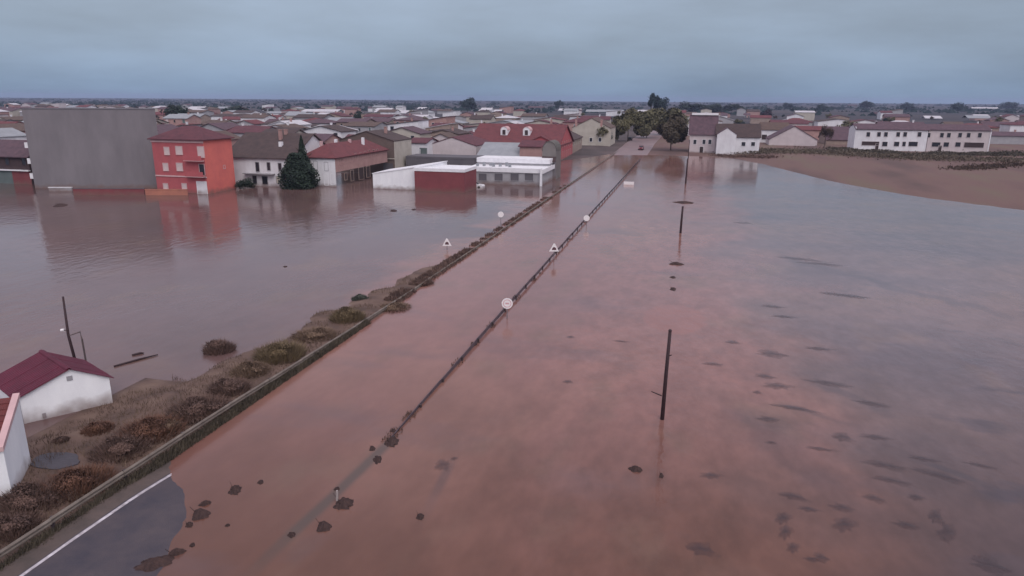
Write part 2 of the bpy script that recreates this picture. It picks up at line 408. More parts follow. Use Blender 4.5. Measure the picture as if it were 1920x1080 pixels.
hv = n.new('ShaderNodeHueSaturation'); l.new(c, hv.inputs['Color']); l.new(mot, hv.inputs['Value']); c = hv.outputs[0]
# the drowned kerb line that carries on from the end of the right guardrail
c = mixc(mth('MULTIPLY', drift_line((735, 825), (470, 1075), .5), .8), c, (0.075, 0.058, 0.05))
# a plume of redder silt beside the nearest pole
def blob(s0, t0, rs, rt):
    a = mth('DIVIDE', mth('SUBTRACT', S_, s0), rs); q = mth('DIVIDE', mth('SUBTRACT', T_, t0), rt)
    return mth('ADD', mth('ADD', mth('MULTIPLY', a, a), mth('MULTIPLY', q, q)), mth('MULTIPLY', mth('SUBTRACT', tex(0.6, 4), 0.5), 0.8))
s0, t0 = ST(1265, 597)
c = mixc(mth('MULTIPLY', maprange(blob(s0, t0, 4.2, 2.6), 1.15, 0.75), 0.6), c, (0.25, 0.105, 0.085))
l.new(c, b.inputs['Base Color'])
b.inputs['IOR'].default_value = 1.33
b.inputs['Specular IOR Level'].default_value = 0.5
l.new(maprange(tex(0.03, 4, (1, .4, 1)), 0.35, 0.7, 0.07, 0.2), b.inputs['Roughness'])
bp = n.new('ShaderNodeBump'); bp.inputs['Strength'].default_value = 0.85; bp.inputs['Distance'].default_value = 0.05
hgt = mth('ADD', mth('MULTIPLY', tex(0.9, 4, (1, .55, 1), 0.4), 0.8), mth('MULTIPLY', tex(4.0, 3, (1, .7, 1), -0.3), 0.16))
hgt = mth('MULTIPLY', hgt, maprange(tex(0.06, 4, (1, .35, 1), 0.9), 0.38, 0.62, 0.45, 1.5))
l.new(hgt, bp.inputs['Height']); l.new(bp.outputs[0], b.inputs['Normal'])
WATER = m
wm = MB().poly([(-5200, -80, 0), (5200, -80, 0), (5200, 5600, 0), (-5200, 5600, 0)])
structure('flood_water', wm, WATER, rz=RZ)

# road: its left lane climbs out of the flood at the near end, and again at the town
EDGE = [(5, -17.6), (15, -18.6), (19.5, -19.6), (21.5, -20.2), (23.3, -21.2), (24.8, -22.8), (25.9, -24.3), (30, -27.5), (60, -40)]
def rz_road(s, t):
    if s < 140: return max(-0.7, min(0.22, 0.055 * (interp(s, EDGE) - t + 0.5 * fbm(s, t, 0.5) + 0.2 * fbm(s, t, 1.7))))
    return gz(s, t) + 0.03
ASPH = mat('wet_asphalt', (0.080, 0.063, 0.070), (0.044, 0.039, 0.053), 0.55, 0.55, 0.3, 18, detail=8)
SHLD = mat('muddy_shoulder', (0.115, 0.085, 0.078), (0.075, 0.06, 0.055), 0.8, 0.8, 0.3, 9)
def strip(t0, t1, s0, s1, ns, nt_, dz):
    q = MB()
    for i in range(ns + 1):
        for j in range(nt_ + 1):
            s_, t_ = s0 + (s1 - s0) * i / ns, t0 + (t1 - t0) * j / nt_
            q.v.append((t_, s_, rz_road(s_, t_) + dz))
    for i in range(ns):
        for j in range(nt_):
            a = i * (nt_ + 1) + j; q.f.append((a, a + 1, a + nt_ + 2, a + nt_ + 1))
    return q
structure('road', strip(-23.9, -16.0, -10, 60, 140, 24, 0.01), ASPH, True, RZ)
structure('road_shoulder', strip(-24.9, -23.9, -10, 60, 140, 4, 0.01), SHLD, True, RZ)
structure('white_edge_line', strip(-23.82, -23.66, -10, 32, 84, 1, 0.016), mat('road_paint', (0.60, 0.56, 0.60), (0.20, 0.17, 0.18), 2.2, 0.7, detail=8), True, RZ)
ROADF = mat('muddy_town_road', (0.24, 0.17, 0.17), (0.18, 0.125, 0.13), 0.3, 0.5)
structure('town_road', strip(-25.5, -14.0, 225, 420, 60, 6, 0.02), ROADF, True, RZ)
# dark wet slab of paving beside the shed
s0, t0 = ST(105, 872)
pv = MB()
pts = []
for k in range(22):
    a = k * 2 * math.pi / 22; r = 1 + 0.22 * noise.noise(Vector((math.cos(a) * 1.7, math.sin(a) * 1.7, 4)))
    pts.append((t0 + 1.25 * r * math.cos(a), s0 + 0.85 * r * math.sin(a), 0.28))
pv.slab(pts, 0.3)
structure('path', pv, mat('dark_wet_paving', (0.062, 0.055, 0.066), (0.043, 0.038, 0.048), 0.9, 0.5, 0.3, 6), rz=RZ)

# ------------------------------------------------------------------ guardrails
def rail_profile(z0):
    return [(0.00, z0), (0.07, z0 + 0.06), (0.07, z0 + 0.11), (0.01, z0 + 0.16), (0.07, z0 + 0.21), (0.07, z0 + 0.26), (0.00, z0 + 0.32),
            (-0.02, z0 + 0.32), (-0.02, z0)]
def guardrail(label, t, s0, count, zfun, mb_, mp_, face=1):
    r = thing('guardrail', label, 'guardrail', (*xy(s0, t), 0), RZ)
    beam = MB().prism([(face * x, z) for x, z in rail_profile(0)], 0, 3.985).mesh('beam', mb_)
    post = MB().box(-0.05, 0.05, -0.07, 0.07, -1.0, 0.30).mesh('post', mp_)
    for k in range(count):
        y = k * 4.0
        z0, z1 = zfun(s0 + y), zfun(s0 + y + 4)
        j = random.uniform(-0.03, 0.03)
        obj('beam', beam, r, (j, y, z0), (math.atan2(z1 - z0, 4.0), 0, 0))
        obj('post', post, r, (-0.09 * face, y + 0.15, z0))
    return r
guardrail('long dull tan guardrail along the grassy left verge of flooded road', TL, 8.0, 64,
          lambda s: interp(s, [(8, .62), (30, .52), (44, .2), (58, -.04), (90, -.06), (150, .04), (260, .12)]), RAIL_L, POST, 1)
guardrail('half drowned dark guardrail along the right edge of flooded road', TR, 31.8, 47,
          lambda s: interp(s, [(30, -.26), (36, -.12), (44, .0), (60, .12), (90, .2), (260, .26)]), RAIL_R, POST, -1)

# ------------------------------------------------------------------ building kit
WIN = {}
def window(parent, x, y, z, w, h, face='front', frame=TRIM, pane=GLASS_D, name='window', child='pane', fw=0.09):
    key = (round(w, 2), round(h, 2), frame.name, pane.name, fw)
    if key not in WIN:
        a = MB(); hw, hh = w / 2, h / 2
        a.box(-hw - fw, -hw, -0.10, 0, -hh - fw, hh + fw); a.box(hw, hw + fw, -0.10, 0, -hh - fw, hh + fw)
        a.box(-hw, hw, -0.10, 0, hh, hh + fw); a.box(-hw, hw, -0.13, 0, -hh - fw, -hh)
        p = MB().box(-hw, hw, -0.045, 0, -hh, hh)
        WIN[key] = (a.mesh(name, frame), p.mesh(child, pane))
    rz = {'front': 0, 'right': math.pi / 2, 'left': -math.pi / 2, 'back': math.pi}[face]
    f = obj(name, WIN[key][0], parent, (x, y, z), (0, 0, rz))
    obj(child, WIN[key][1], f)
    return f
def wall_mesh(kind, w, d, h, rh, base):
    q = MB()
    if kind == 'gable_x':                       # ridge along x, gables left and right
        P = [(0, base), (0, h), (d / 2, h + rh), (d, h), (d, base)]
        i = len(q.v); q.v += [(0, y, z) for y, z in P] + [(w, y, z) for y, z in P]
        q.f += [(0, 1, 2, 3, 4)[::-1] if False else (0, 1, 2, 3, 4), (9, 8, 7, 6, 5)]
        q.f += [(5, 6, 1, 0), (4, 3, 8, 9)]
    elif kind == 'gable_y':                     # gable faces the front
        q.v += [(x, y, z) for y in (0, d) for x, z in ((0, base), (0, h), (w / 2, h + rh), (w, h), (w, base))]
        q.f += [(0, 4, 3, 2, 1), (5, 6, 7, 8, 9), (0, 1, 6, 5), (4, 9, 8, 3)]
    elif kind == 'mono':                        # front wall climbs from h at the left to h + rh at the right
        q.v += [(x, y, z) for y in (0, d) for x, z in ((0, base), (0, h), (w, h + rh), (w, base))]
        q.f += [(0, 3, 2, 1), (4, 5, 6, 7), (0, 1, 5, 4), (3, 7, 6, 2)]
    elif kind == 'barrel':
        N = 10; arc = [(w / 2 - w / 2 * math.cos(k * math.pi / N), h + rh * math.sin(k * math.pi / N)) for k in range(N + 1)]
        prof = [(0, base)] + arc + [(w, base)]
        k = len(prof); q.v += [(x, y, z) for y in (0, d) for x, z in prof]
        q.f += [tuple(reversed(range(k))), tuple(range(k, 2 * k)), (0, 1, k + 1, k), (k - 1, 2 * k - 1, 2 * k - 2, k - 2)]
    else:
        q.box(0, w, 0, d, base, h)
    return q
def roof_mesh(kind, w, d, h, rh, ov=0.4, th=0.18):
    q = MB(); h += th + 0.01
    if kind == 'gable_x':
        k = rh / (d / 2); z = h - k * ov
        q.slab([(-ov, -ov, z), (w + ov, -ov, z), (w + ov, d / 2, h + rh), (-ov, d / 2, h + rh)], th)
        q.slab([(-ov, d / 2 + .002, h + rh), (w + ov, d / 2 + .002, h + rh), (w + ov, d + ov, z), (-ov, d + ov, z)], th)
    elif kind == 'gable_y':
        k = rh / (w / 2); z = h - k * ov
        q.slab([(-ov, -ov, z), (w / 2, -ov, h + rh), (w / 2, d + ov, h + rh), (-ov, d + ov, z)], th)
        q.slab([(w / 2 + .002, -ov, h + rh), (w + ov, -ov, z), (w + ov, d + ov, z), (w / 2 + .002, d + ov, h + rh)], th)
    elif kind == 'mono':
        k = rh / w
        q.slab([(-ov, -ov, h - k * ov), (w + ov, -ov, h + rh + k * ov), (w + ov, d + ov, h + rh + k * ov), (-ov, d + ov, h - k * ov)], th)
    elif kind == 'lean':                        # climbs towards the back
        k = rh / d
        q.slab([(-ov, -ov, h - k * ov), (w + ov, -ov, h - k * ov), (w + ov, d + ov, h + rh), (-ov, d + ov, h + rh)], th)
    elif kind == 'hip':
        i = min(w, d) / 2; z = h
        a, b_, c_, d_ = (-ov, -ov, z), (w + ov, -ov, z), (w + ov, d + ov, z), (-ov, d + ov, z)
        if w >= d: r0, r1 = (i, d / 2, h + rh), (w - i, d / 2, h + rh); F = [[a, b_, r1, r0], [b_, c_, r1], [c_, d_, r0, r1], [d_, a, r0]]
        else: r0, r1 = (w / 2, i, h + rh), (w / 2, d - i, h + rh); F = [[a, b_, r0], [b_, c_, r1, r0], [c_, d_, r1], [d_, a, r0, r1]]
        for f in F: q.poly(f)
        q.box(-ov, w + ov, -ov, d + ov, z - th, z - 0.003)
    elif kind == 'flat':
        q.box(-ov, w + ov, -ov, d + ov, h - th, h + rh)
    elif kind == 'barrel':
        N = 10
        for k in range(N):
            a0, a1 = k * math.pi / N, (k + 1) * math.pi / N
            p = lambda a: (w / 2 - (w / 2 + .05) * math.cos(a), h + rh * math.sin(a))
            (x0, z0), (x1, z1) = p(a0), p(a1)
            q.slab([(x0, -ov, z0), (x1, -ov, z1), (x1, d, z1), (x0, d, z0)], th)
    return q
FOOT = []                                   # taken ground: (s0, s1, t0, t1)
def building(name, label, cat, s, tl, w, d, h, roof, rh, wm_, rm_, base=-0.9, ov=0.4, chim=0, z0=0.0, group=None, rz=None, loc=None, th=0.18):
    r = thing(name, label, cat, (*(loc or xy(s, tl)), z0), RZ if rz is None else rz, group)
    obj('wall', wall_mesh(roof, w, d, h, rh, base - z0), r, m=wm_)
    rf = obj('roof', roof_mesh(roof, w, d, h, rh, ov, th), r, m=rm_)
    for k in range(chim):
        cx, cy = random.uniform(.2, .8) * w, d * random.uniform(.35, .6)
        q = MB().box(cx - .3, cx + .3, cy - .3, cy + .3, h, h + rh + .9).box(cx - .38, cx + .38, cy - .38, cy + .38, h + rh + .9, h + rh + 1.0)
        obj('chimney', q, rf, m=W_WHITE if random.random() < .6 else W_ROSE)
    if loc is None: FOOT.append((s - 2, s + d + 2, tl - 2, tl + w + 2))
    return r
def front(name, label, cat, x0, x1, yb, ye, d, roof, ra, wm_, rm_, s=None, **kw):
    """front wall spans photo columns x0..x1; yb its foot, ye its eave, ra ridge row (or None)"""
    if s is None: s = ST((x0 + x1) / 2, yb)[0]
    tl, tr = at_s(x0, yb, s)[0], at_s(x1, yb, s)[0]
    h = at_s((x0 + x1) / 2, ye, s)[1]
    if ra is None: rh = 0.3
    else:
        sr = s + d / 2 if roof in ('gable_x', 'hip') else s + (d if roof == 'lean' else 0)
        rh = max(.3, at_s((x0 + x1) / 2, ra, sr)[1] - h)
    r = building(name, label, cat, s, tl, tr - tl, d, h, roof, rh, wm_, rm_, **kw)
    return r, s, tl, tr - tl, h, rh
def fwin(rec, px, py, w, h, **kw):          # window on a front wall at a photo position
    r, s, tl = rec[:3]; t, z = at_s(px, py, s)
    return window(r, t - tl, 0, z, w, h, 'front', **kw)
def rwin(rec, px, py, w, h, **kw):          # window on a right-hand wall
    r, s, tl, wd = rec[:4]; s2, z = at_t(px, py, tl + wd)
    return window(r, wd, s2 - s, z, w, h, 'right', **kw)

# ---- front row of the drowned town, left to right
H = front('dark_house', 'dark brown two storey house with white ledge at far left edge of the flood', 'house',
          -60, 63, 357, 291, 9, 'gable_x', 263, W_DBROWN, R_PURPLE, s=117, ov=.6)
r, s, tl, w, h, rh = H
zf = at_s(30, 319, s)[1]
obj('ledge', MB().box(-.3, w + .1, -.55, -.003, zf - .12, zf + .12), r, m=TRIM)
tm = at_s(26, 340, s)[0] - tl
obj('ground_floor_panel', MB().box(0, tm, -.12, -.002, -.9, zf - .13), r, m=W_TEAL)
obj('ground_floor_panel', MB().box(tm + .01, w - .01, -.10, -.002, -.9, zf - .13), r, m=W_DRED)
fwin(H, 14, 303, 1.0, 1.3, frame=W_DBROWN); fwin(H, 45, 303, 1.0, 1.3, frame=W_DBROWN)

# big blank grey block, square on to the road bend
a, bb = Vector(on_level(66, 353)), Vector(on_level(309, 353))
w = (bb - a).length; rzg = math.atan2((bb - a).y, (bb - a).x)
h = top_z(190, 353, 203)
shear = math.tan(math.radians(27.4) - rzg)      # its flanks run askew to the front
r = building('apartment_building', 'tall blank grey apartment block rising from the flood left of red apartments', 'building',
             0, 0, w, 9, h - .3, 'flat', .05, W_GREY, W_GREYD, ov=0.02, rz=rzg, loc=tuple(a))
FOOT.append((108, 130, -132, -100))
for ch in r.children:
    for v in ch.data.vertices: v.co.x -= v.co.y * shear
for py in (276, 306, 334):
    z = top_z(68, 353, py)
    bal = obj('balcony', MB().box(-.75, -.003, .2, 1.6, z - .12, z), r, m=TRIM)
    obj('parapet', MB().box(-.75, -.65, .2, 1.6, z + .002, z + .95).box(-.645, -.003, .2, .3, z + .002, z + .95), bal, m=TRIM)
def yard_wall(label, x0, x1, yb, yt, th, m_, cap):
    a_, b_ = Vector(on_level(x0, yb)), Vector(on_level(x1, yb)); L = (b_ - a_).length
    hh = top_z((x0 + x1) / 2, yb, yt)
    q = thing('yard_wall', label, 'wall', (*a_, 0), math.atan2((b_ - a_).y, (b_ - a_).x))
    obj('wall', MB().box(0, L, 0, th, -.9, hh), q, m=m_)
    obj('coping', MB().box(-.05, L + .05, -.06, th + .06, hh + .002, hh + .12), q, m=cap)
yard_wall('low pale yard wall in front of the grey block', 92, 135, 359, 352, .3, W_GREYL, TRIM)
yard_wall('low dark red yard wall in front of the grey block', 138, 271, 366, 354, .3, W_DRED, W_GREYD)
yard_wall('low orange yard wall between grey block and red apartments', 273, 352, 366, 356, .25, W_BASE, W_BASE)

# red three storey apartments
s = 114.8; tl = at_s(296, 360, s)[0]; tr = at_s(391, 364, s)[0]; w = tr - tl
h = at_s(388, 264, s)[1]; rh = at_s(350, 237, s + 5)[1] - h
r = building('apartment_building', 'red three storey apartment house with white garage door standing in flood', 'building',
             s, tl, w, 8.5, h, 'hip', rh, W_RED, R_MAROON, ov=.5, chim=0)
RED = (r, s, tl, w, h, rh)
obj('side_wall', MB().box(w + .002, w + .05, -.04, 8.5, -.9, h - .02), r, m=W_CORAL)
obj('cornice', MB().box(-.1, w + .12, -.14, -.002, h - .45, h - .05), r, m=TRIM_P)
z1 = at_s(350, 331, s)[1]; z2 = at_s(378, 301, s)[1]
obj('string_course', MB().box(0, w + .06, -.12, -.002, z1 - .12, z1 + .12), r, m=TRIM_P)
for px, py, ww, hh in ((336, 282, 1.4, 1.5), (337, 313, 1.3, 1.45), (311, 313, 1.1, 1.4), (313, 283, 1.1, 1.4), (377, 285, 1.35, 2.0), (311, 349, 1.0, 1.0), (346, 349, 1.0, 1.0)):
    fwin(RED, px, py, ww, hh, pane=SHUTTER, frame=TRIM_P)
fwin(RED, 379, 318, 1.1, 2.0, pane=GLASS_D, frame=TRIM_P)
t0 = at_s(352, 320, s)[0] - tl
for z in (z1 + .15, z2):
    bal = obj('balcony', MB().box(t0, w - .02, -1.0, -.15, z - .1, z), r, m=TRIM_P)
    obj('parapet', MB().box(t0, w - .02, -1.0, -.92, z + .002, z + .9), bal, m=W_RED)
t0 = at_s(379, 352, s)[0] - tl
window(r, t0, 0, at_s(379, 350, s)[1] - .2, 2.1, 2.3, pane=W_WHITE, frame=TRIM, name='garage_door', child='door_panel')
rwin(RED, 420, 313, .5, .6, pane=SHUTTER, frame=TRIM_P)

# white house with the deep brown roof
WH = front('white_house', 'white two storey house under a deep brown roof right of red apartments', 'house',
           428, 552, 349, 295, 17, 'gable_x', 250, W_WHITE, R_BROWN, ov=.5, chim=2)
for px, py, ww, hh in ((483, 313, .8, 1.9), (504, 312, .7, 1.6), (525, 312, .7, 1.3), (478, 337, .9, 1.6), (497, 338, 1.2, 1.6)): fwin(WH, px, py, ww, hh, frame=W_GREYL)
fwin(WH, 525, 337, 1.6, 1.4, pane=W_CREAM, frame=W_GREYL)
obj('balcony', MB().box(4.5, 11.5, -1.1, -.003, at_s(500, 325, WH[1])[1] - .15, at_s(500, 325, WH[1])[1]), WH[0], m=W_GREYL)
obj('chimney', MB().box(10.6, 11.3, 3.5, 4.2, WH[4] + .5, WH[4] + 3.0), WH[0], m=TRIM)

# long house with the red roof, its tan side along a lane
RH = front('long_house', 'long house with red hipped roof, white front and tan side with many windows', 'house',
           570, 631, 349, 297, 26, 'hip', None, W_TAN, R_RED, ov=.45, chim=0)
r, s, tl, w, h, rh = RH
r.children[1].data = roof_mesh('hip', w, 26, h, 2.6, .45).mesh('roof', R_RED)
obj('front_render', MB().box(0, w - .02, -.06, -.002, -.9, h - .02), r, m=W_WHITE)
obj('upper_render', MB().box(w + .002, w + .05, .02, 25.9, h * .52, h - .02), r, m=W_ROSE)
for px, py in ((638, 302), (646, 300), (656, 297), (666, 294), (676, 292), (684, 290), (692, 288), (700, 287), (707, 286)): rwin(RH, px, py, .9, 1.4, frame=W_ROSE)
for px, py, ww, hh in ((648, 331, 1.0, 1.4), (660, 329, 1.3, 2.2), (677, 325, 2.4, 2.6), (690, 322, 1.8, 2.4)): rwin(RH, px, py, ww, hh, pane=DOOR_D, frame=W_TAN)
for px, py in ((592, 310), (612, 312)): fwin(RH, px, py, .8, 1.7, frame=W_GREYL)
for px, py in ((598, 335), (612, 337), (624, 336)): fwin(RH, px, py, .8, 2.2, frame=TRIM)
for k in range(4): obj('chimney', MB().box(1.5 + k * 1.2, 2.0 + k * 1.2, 5 + 4.2 * k, 5.6 + 4.2 * k, h + .3, h + 3.2 + .2 * (k % 2)), r.children[1], m=TRIM if k % 2 else TRIM_P)

# brown gable house behind
BR = front('brown_house', 'tall brown walled gable house with beige side behind the long red roofed house', 'house',
           640, 741, 331, 264, 11, 'gable_y', 247, W_BROWN, R_BROWN, s=160, ov=.15, chim=1)
r, s, tl, w, h, rh = BR
obj('side_render', MB().box(w + .002, w + .05, 0, 11, -.9, h - .02), r, m=W_CREAM)
obj('ledge', MB().box(w * .6, w, -.25, -.003, h * .45, h * .45 + .2), r, m=W_CREAM)
fwin(BR, 728, 313, 2.6, 1.8, pane=W_GREYD, frame=W_BROWN)
rwin(BR, 764, 285, .8, 1.2, frame=W_CREAM)

# white lean-to shed, red store and long grey store with white parapets
WS = front('white_store', 'bright white store with slanting top at the water edge beside red store', 'store',
           700, 811, 355.5, 328, 9, 'mono', None, W_SHED, TRIM)
r, s, tl, w, h, rh = WS
z2 = at_s(808, 310, s)[1]
r.children[0].data = wall_mesh('mono', w, 9, h, z2 - h, -.9).mesh('wall', W_SHED)
r.children[1].data = roof_mesh('mono', w, 9, h, z2 - h, .1).mesh('roof', TRIM)
RS = front('red_store', 'low dark red flat roofed store between white store and long grey store', 'store',
           778, 871, 356, 322, 8, 'flat', None, W_DRED, TRIM, s=s - 1.2, ov=.1, th=.3)
GS = front('grey_store', 'long grey store with double white parapet and white corner post', 'store',
           872, 1014, 346, 321, 16, 'flat', None, W_GREYL, TRIM, ov=.15)
r, s, tl, w, h, rh = GS
obj('parapet', MB().box(-.1, w + .2, -.25, -.16, h - .2, h + .75), r, m=TRIM)
hb = at_s(950, 303, s + 12)[1]; t0 = at_s(902, 303, s + 12)[0] - tl
obj('upper_wall', MB().box(t0, w, 9, 15.5, h + .5, hb), r, m=W_GREYL)
obj('parapet', MB().box(t0 - .1, w + .1, 8.8, 15.6, hb + .002, hb + 1.0), r, m=TRIM)
obj('corner_post', MB().box(w - .1, w + .35, -.7, -.26, -.9, h + .9), r, m=TRIM)
for k in range(7):
    x = t0 + 1.2 + k * 1.25
    obj('roof_vent', MB().box(x, x + .55, 4 + (k % 3), 4.6 + (k % 3), h + .49, h + 1.1 + .25 * (k % 2)), r, m=R_SHEET)
for px in (905, 935, 965, 992): fwin(GS, px, 332, 1.8, 1.5, pane=W_GREYD, frame=W_GREYL)
obj('fascia', MB().box(w + .36, w + .5, -.2, 16, h - .3, h + .6), r, m=TRIM)

AR = front('arched_store', 'narrow grey store with rounded roof and dark doors beside white corner post', 'store',
           1016, 1042, 336, 284, 6, 'barrel', 266, mat('olive_grey_render', (0.19, 0.17, 0.165), (0.15, 0.135, 0.13), .4, .9), mat('olive_grey_roof', (0.13, 0.12, 0.11), None, .5, .8), ov=.1)
obj('lower_render', MB().box(0, AR[3], -.08, -.002, -.9, AR[4] * .75), AR[0], m=W_GREY)
for px in (1022, 1031): fwin(AR, px, 324, .8, 3.0, pane=DOOR_D, frame=W_GREY)
obj('awning', MB().slab([(0, -1.3, AR[4] * .66), (AR[3], -1.3, AR[4] * .66), (AR[3], -.09, AR[4] * .82), (0, -.09, AR[4] * .82)], .12), AR[0], m=W_DBROWN)

PG = front('pink_gable_house', 'pale pinkish gable fronted house above dark garage in the town centre', 'house',
           804, 893, 318, 273, 16, 'gable_y', 258, W_PINK, R_MAROON, s=183, ov=.15)
DG = front('dark_garage', 'long low dark grey garage block in front of pale gable house', 'garage',
           762, 890, 327, 298, 8, 'flat', None, W_GREYD, W_GREYD, s=165, ov=.05)
for px in (790, 820, 850, 876): fwin(DG, px, 316, 2.4, 2.2, pane=W_GREY, frame=W_GREYD)
SW = front('small_white_house', 'small white house with teal window beside pale gable house', 'house',
           768, 800, 318, 268, 9, 'gable_x', 259, W_WHITE, R_MAROON, s=178)
fwin(SW, 794, 283, 2.0, 1.5, pane=W_TEAL, frame=W_GREYL); fwin(SW, 785, 288, .9, 2.2, frame=TRIM, pane=W_WHITE)
GR = front('grey_roof_shed', 'shed with pale grey sheet roof behind the double white parapets', 'shed',
           897, 972, 318, 292, 15, 'gable_x', 268, W_GREYL, R_SHEET, s=176)
PB = front('pink_house', 'small rose pink house behind the white corner post of grey store', 'house',
           974, 1014, 318, 275, 9, 'gable_x', 264, W_ROSE, R_MAROON, s=176)
BIG = front('big_red_roof_house', 'wide house with dark red roof and two white round topped dormers', 'house',
            880, 1046, 305, 272, 26, 'gable_x', 233, W_RED, R_RED, s=205, ov=.5)
r, s, tl, w, h, rh = BIG
for px in (945, 987):
    y = 5.5; t, z = at_s(px, 250, s + y); zz = h + rh * y / 13 + .1
    dm = obj('dormer', wall_mesh('barrel', 2.2, 3.4, zz + 1.5, 1.1, zz - .6), r, (t - tl - 1.1, y, 0), m=TRIM)
    obj('dormer_roof', roof_mesh('barrel', 2.2, 3.4, zz + 1.5, 1.1, .1, .1), dm, m=TRIM_P)
    window(dm, 1.1, 0, zz + .95, 1.0, 1.5, pane=DOOR_D)
for k in range(3): obj('chimney', MB().box(6 + 8 * k, 6.6 + 8 * k, 12, 12.6, h + rh - .5, h + rh + 1.6), r.children[1], m=W_ROSE)
# terrace along the road into town
sA = at_t(1047, 322, -38)[0]
TE = building('terrace_house', 'brick red terrace house facing the road beyond the arched grey store', 'house',
              sA, -49, 11, 22, at_t(1052, 272, -38)[1], 'gable_y', 2.6, W_RED, R_RED, ov=.4)
for k in range(6): window(TE, 11, 2 + 3.6 * k, 4.6, 1.0, 1.6, 'right', frame=W_CREAM)
for k in range(6): window(TE, 11, 2.4 + 3.6 * k, 1.3, 1.3, 2.2, 'right', pane=DOOR_D, frame=W_CREAM)
TE2 = building('terrace_house', 'lower brown terrace house facing the road behind the brick red terrace', 'house',
               sA + 23, -48, 10, 22, 5.0, 'gable_y', 2.2, W_TAN, R_BROWN, ov=.4)
for k in range(5): window(TE2, 10, 2.4 + 4 * k, 3.8, 1.0, 1.4, 'right', frame=W_CREAM)
CG = front('cream_gable_house', 'big cream gable wall house beside the trees where road enters town', 'house',
           1072, 1143, 284, 240, 18, 'gable_y', 222, W_CREAM, R_OCHRE, s=268, ov=.2)
fwin(CG, 1108, 262, 1.0, 1.4); fwin(CG, 1125, 262, 1.0, 1.4)

# ---- right of the road
HA = front('purple_roof_house', 'house with steep purple roof and white ridge cap right of round tree', 'house',
           1291, 1340, 288, 250, 10, 'gable_x', 216, W_PINK, R_PURPLE, ov=.5)
obj('ridge_cap', MB().box(.2, HA[3] + .4, 4.3, 6.2, HA[4] + HA[5] + .05, HA[4] + HA[5] + .75), HA[0], m=TRIM)
for px in (1303, 1320, 1331): fwin(HA, px, 266, 1.0, 1.5)
fwin(HA, 1315, 281, 1.2, 2.2, pane=DOOR_D)
HB = front('white_arch_house', 'white house with two dark openings right of the purple roofed house', 'house',
           1341, 1422, 290, 256, 9, 'gable_x', 233, W_WHITE, R_BROWN, s=HA[1] - 2, ov=.4)
fwin(HB, 1361, 263, 1.8, 1.8); fwin(HB, 1361, 281, 2.2, 3.0, pane=DOOR_D); fwin(HB, 1394, 270, 1.2, 1.3); fwin(HB, 1412, 270, 1.2, 1.3)
HG = front('white_annex', 'narrow white gabled annex behind the white house with dark openings', 'house',
           1342, 1378, 289, 252, 6, 'gable_y', 240, W_WHITE, R_PURPLE, s=HB[1] - 3, ov=.15)
HC2 = front('pale_gable_house', 'pale grey gable wall house right of the road above hedge', 'house',
            1441, 1531, 278, 262, 14, 'gable_y', 237, W_PINK, R_PURPLE, ov=.25)
HD = front('white_house', 'white house behind the pale grey gable with dark arch', 'house',
           1424, 1476, 270, 243, 9, 'gable_x', 230, W_WHITE, R_OCHRE, s=HC2[1] + 18)
fwin(HD, 1433, 257, 2.0, 2.0, pane=DOOR_D)
HE = front('brown_roof_barn', 'barn with broad brown roof between pale gable and white terrace row', 'barn',
           1548, 1604, 276, 262, 18, 'gable_x', 238, W_TAN, R_PURPLE)
R1 = front('terrace_row', 'left bright white half of the two storey terrace row on the right', 'building',
           1600, 1734, 288, 243, 11, 'gable_x', 233, W_WHITE, R_PURPLE, ov=.4)
R2 = front('terrace_row', 'right greyer half of the two storey terrace row on the right', 'building',
           1735, 1850, 289, 244, 11, 'gable_x', 234, W_PINK, R_PURPLE, s=R1[1] + .6, ov=.4)
for px in (1628, 1648, 1661, 1684, 1697, 1724): fwin(R1, px, 252, 1.1, 1.5, frame=W_PINK)
for px in (1741, 1766, 1779, 1800, 1816, 1837): fwin(R2, px, 253.5, 1.1, 1.5, frame=W_PINK)
for px, ww in ((1659, 1.6), (1681, 1.6), (1695, 1.0), (1712, 2.8)): fwin(R1, px, 270, ww, 1.5, frame=W_PINK)
for px, ww in ((1755, 2.6), (1774, 1.6), (1796, 1.6)): fwin(R2, px, 271, ww, 1.5, frame=W_PINK)
fwin(R1, 1632, 269, 5.6, 1.3, pane=DOOR_D, frame=W_PINK); fwin(R1, 1644, 276, 1.0, 2.3, pane=DOOR_D, frame=W_PINK)
fwin(R2, 1826, 272, 6.0, 1.7, pane=DOOR_D, frame=W_PINK); fwin(R2, 1762, 279, 1.0, 2.2, pane=DOOR_D, frame=W_PINK)
obj('gable_parapet', MB().box(-.25, -.003, 0, 11, -.5, R1[4] + .8), R1[0], m=TRIM)
obj('gable_parapet', MB().box(R2[3] + .003, R2[3] + .3, -.1, 11, -.5, R2[4] + .3), R2[0], m=TRIM)

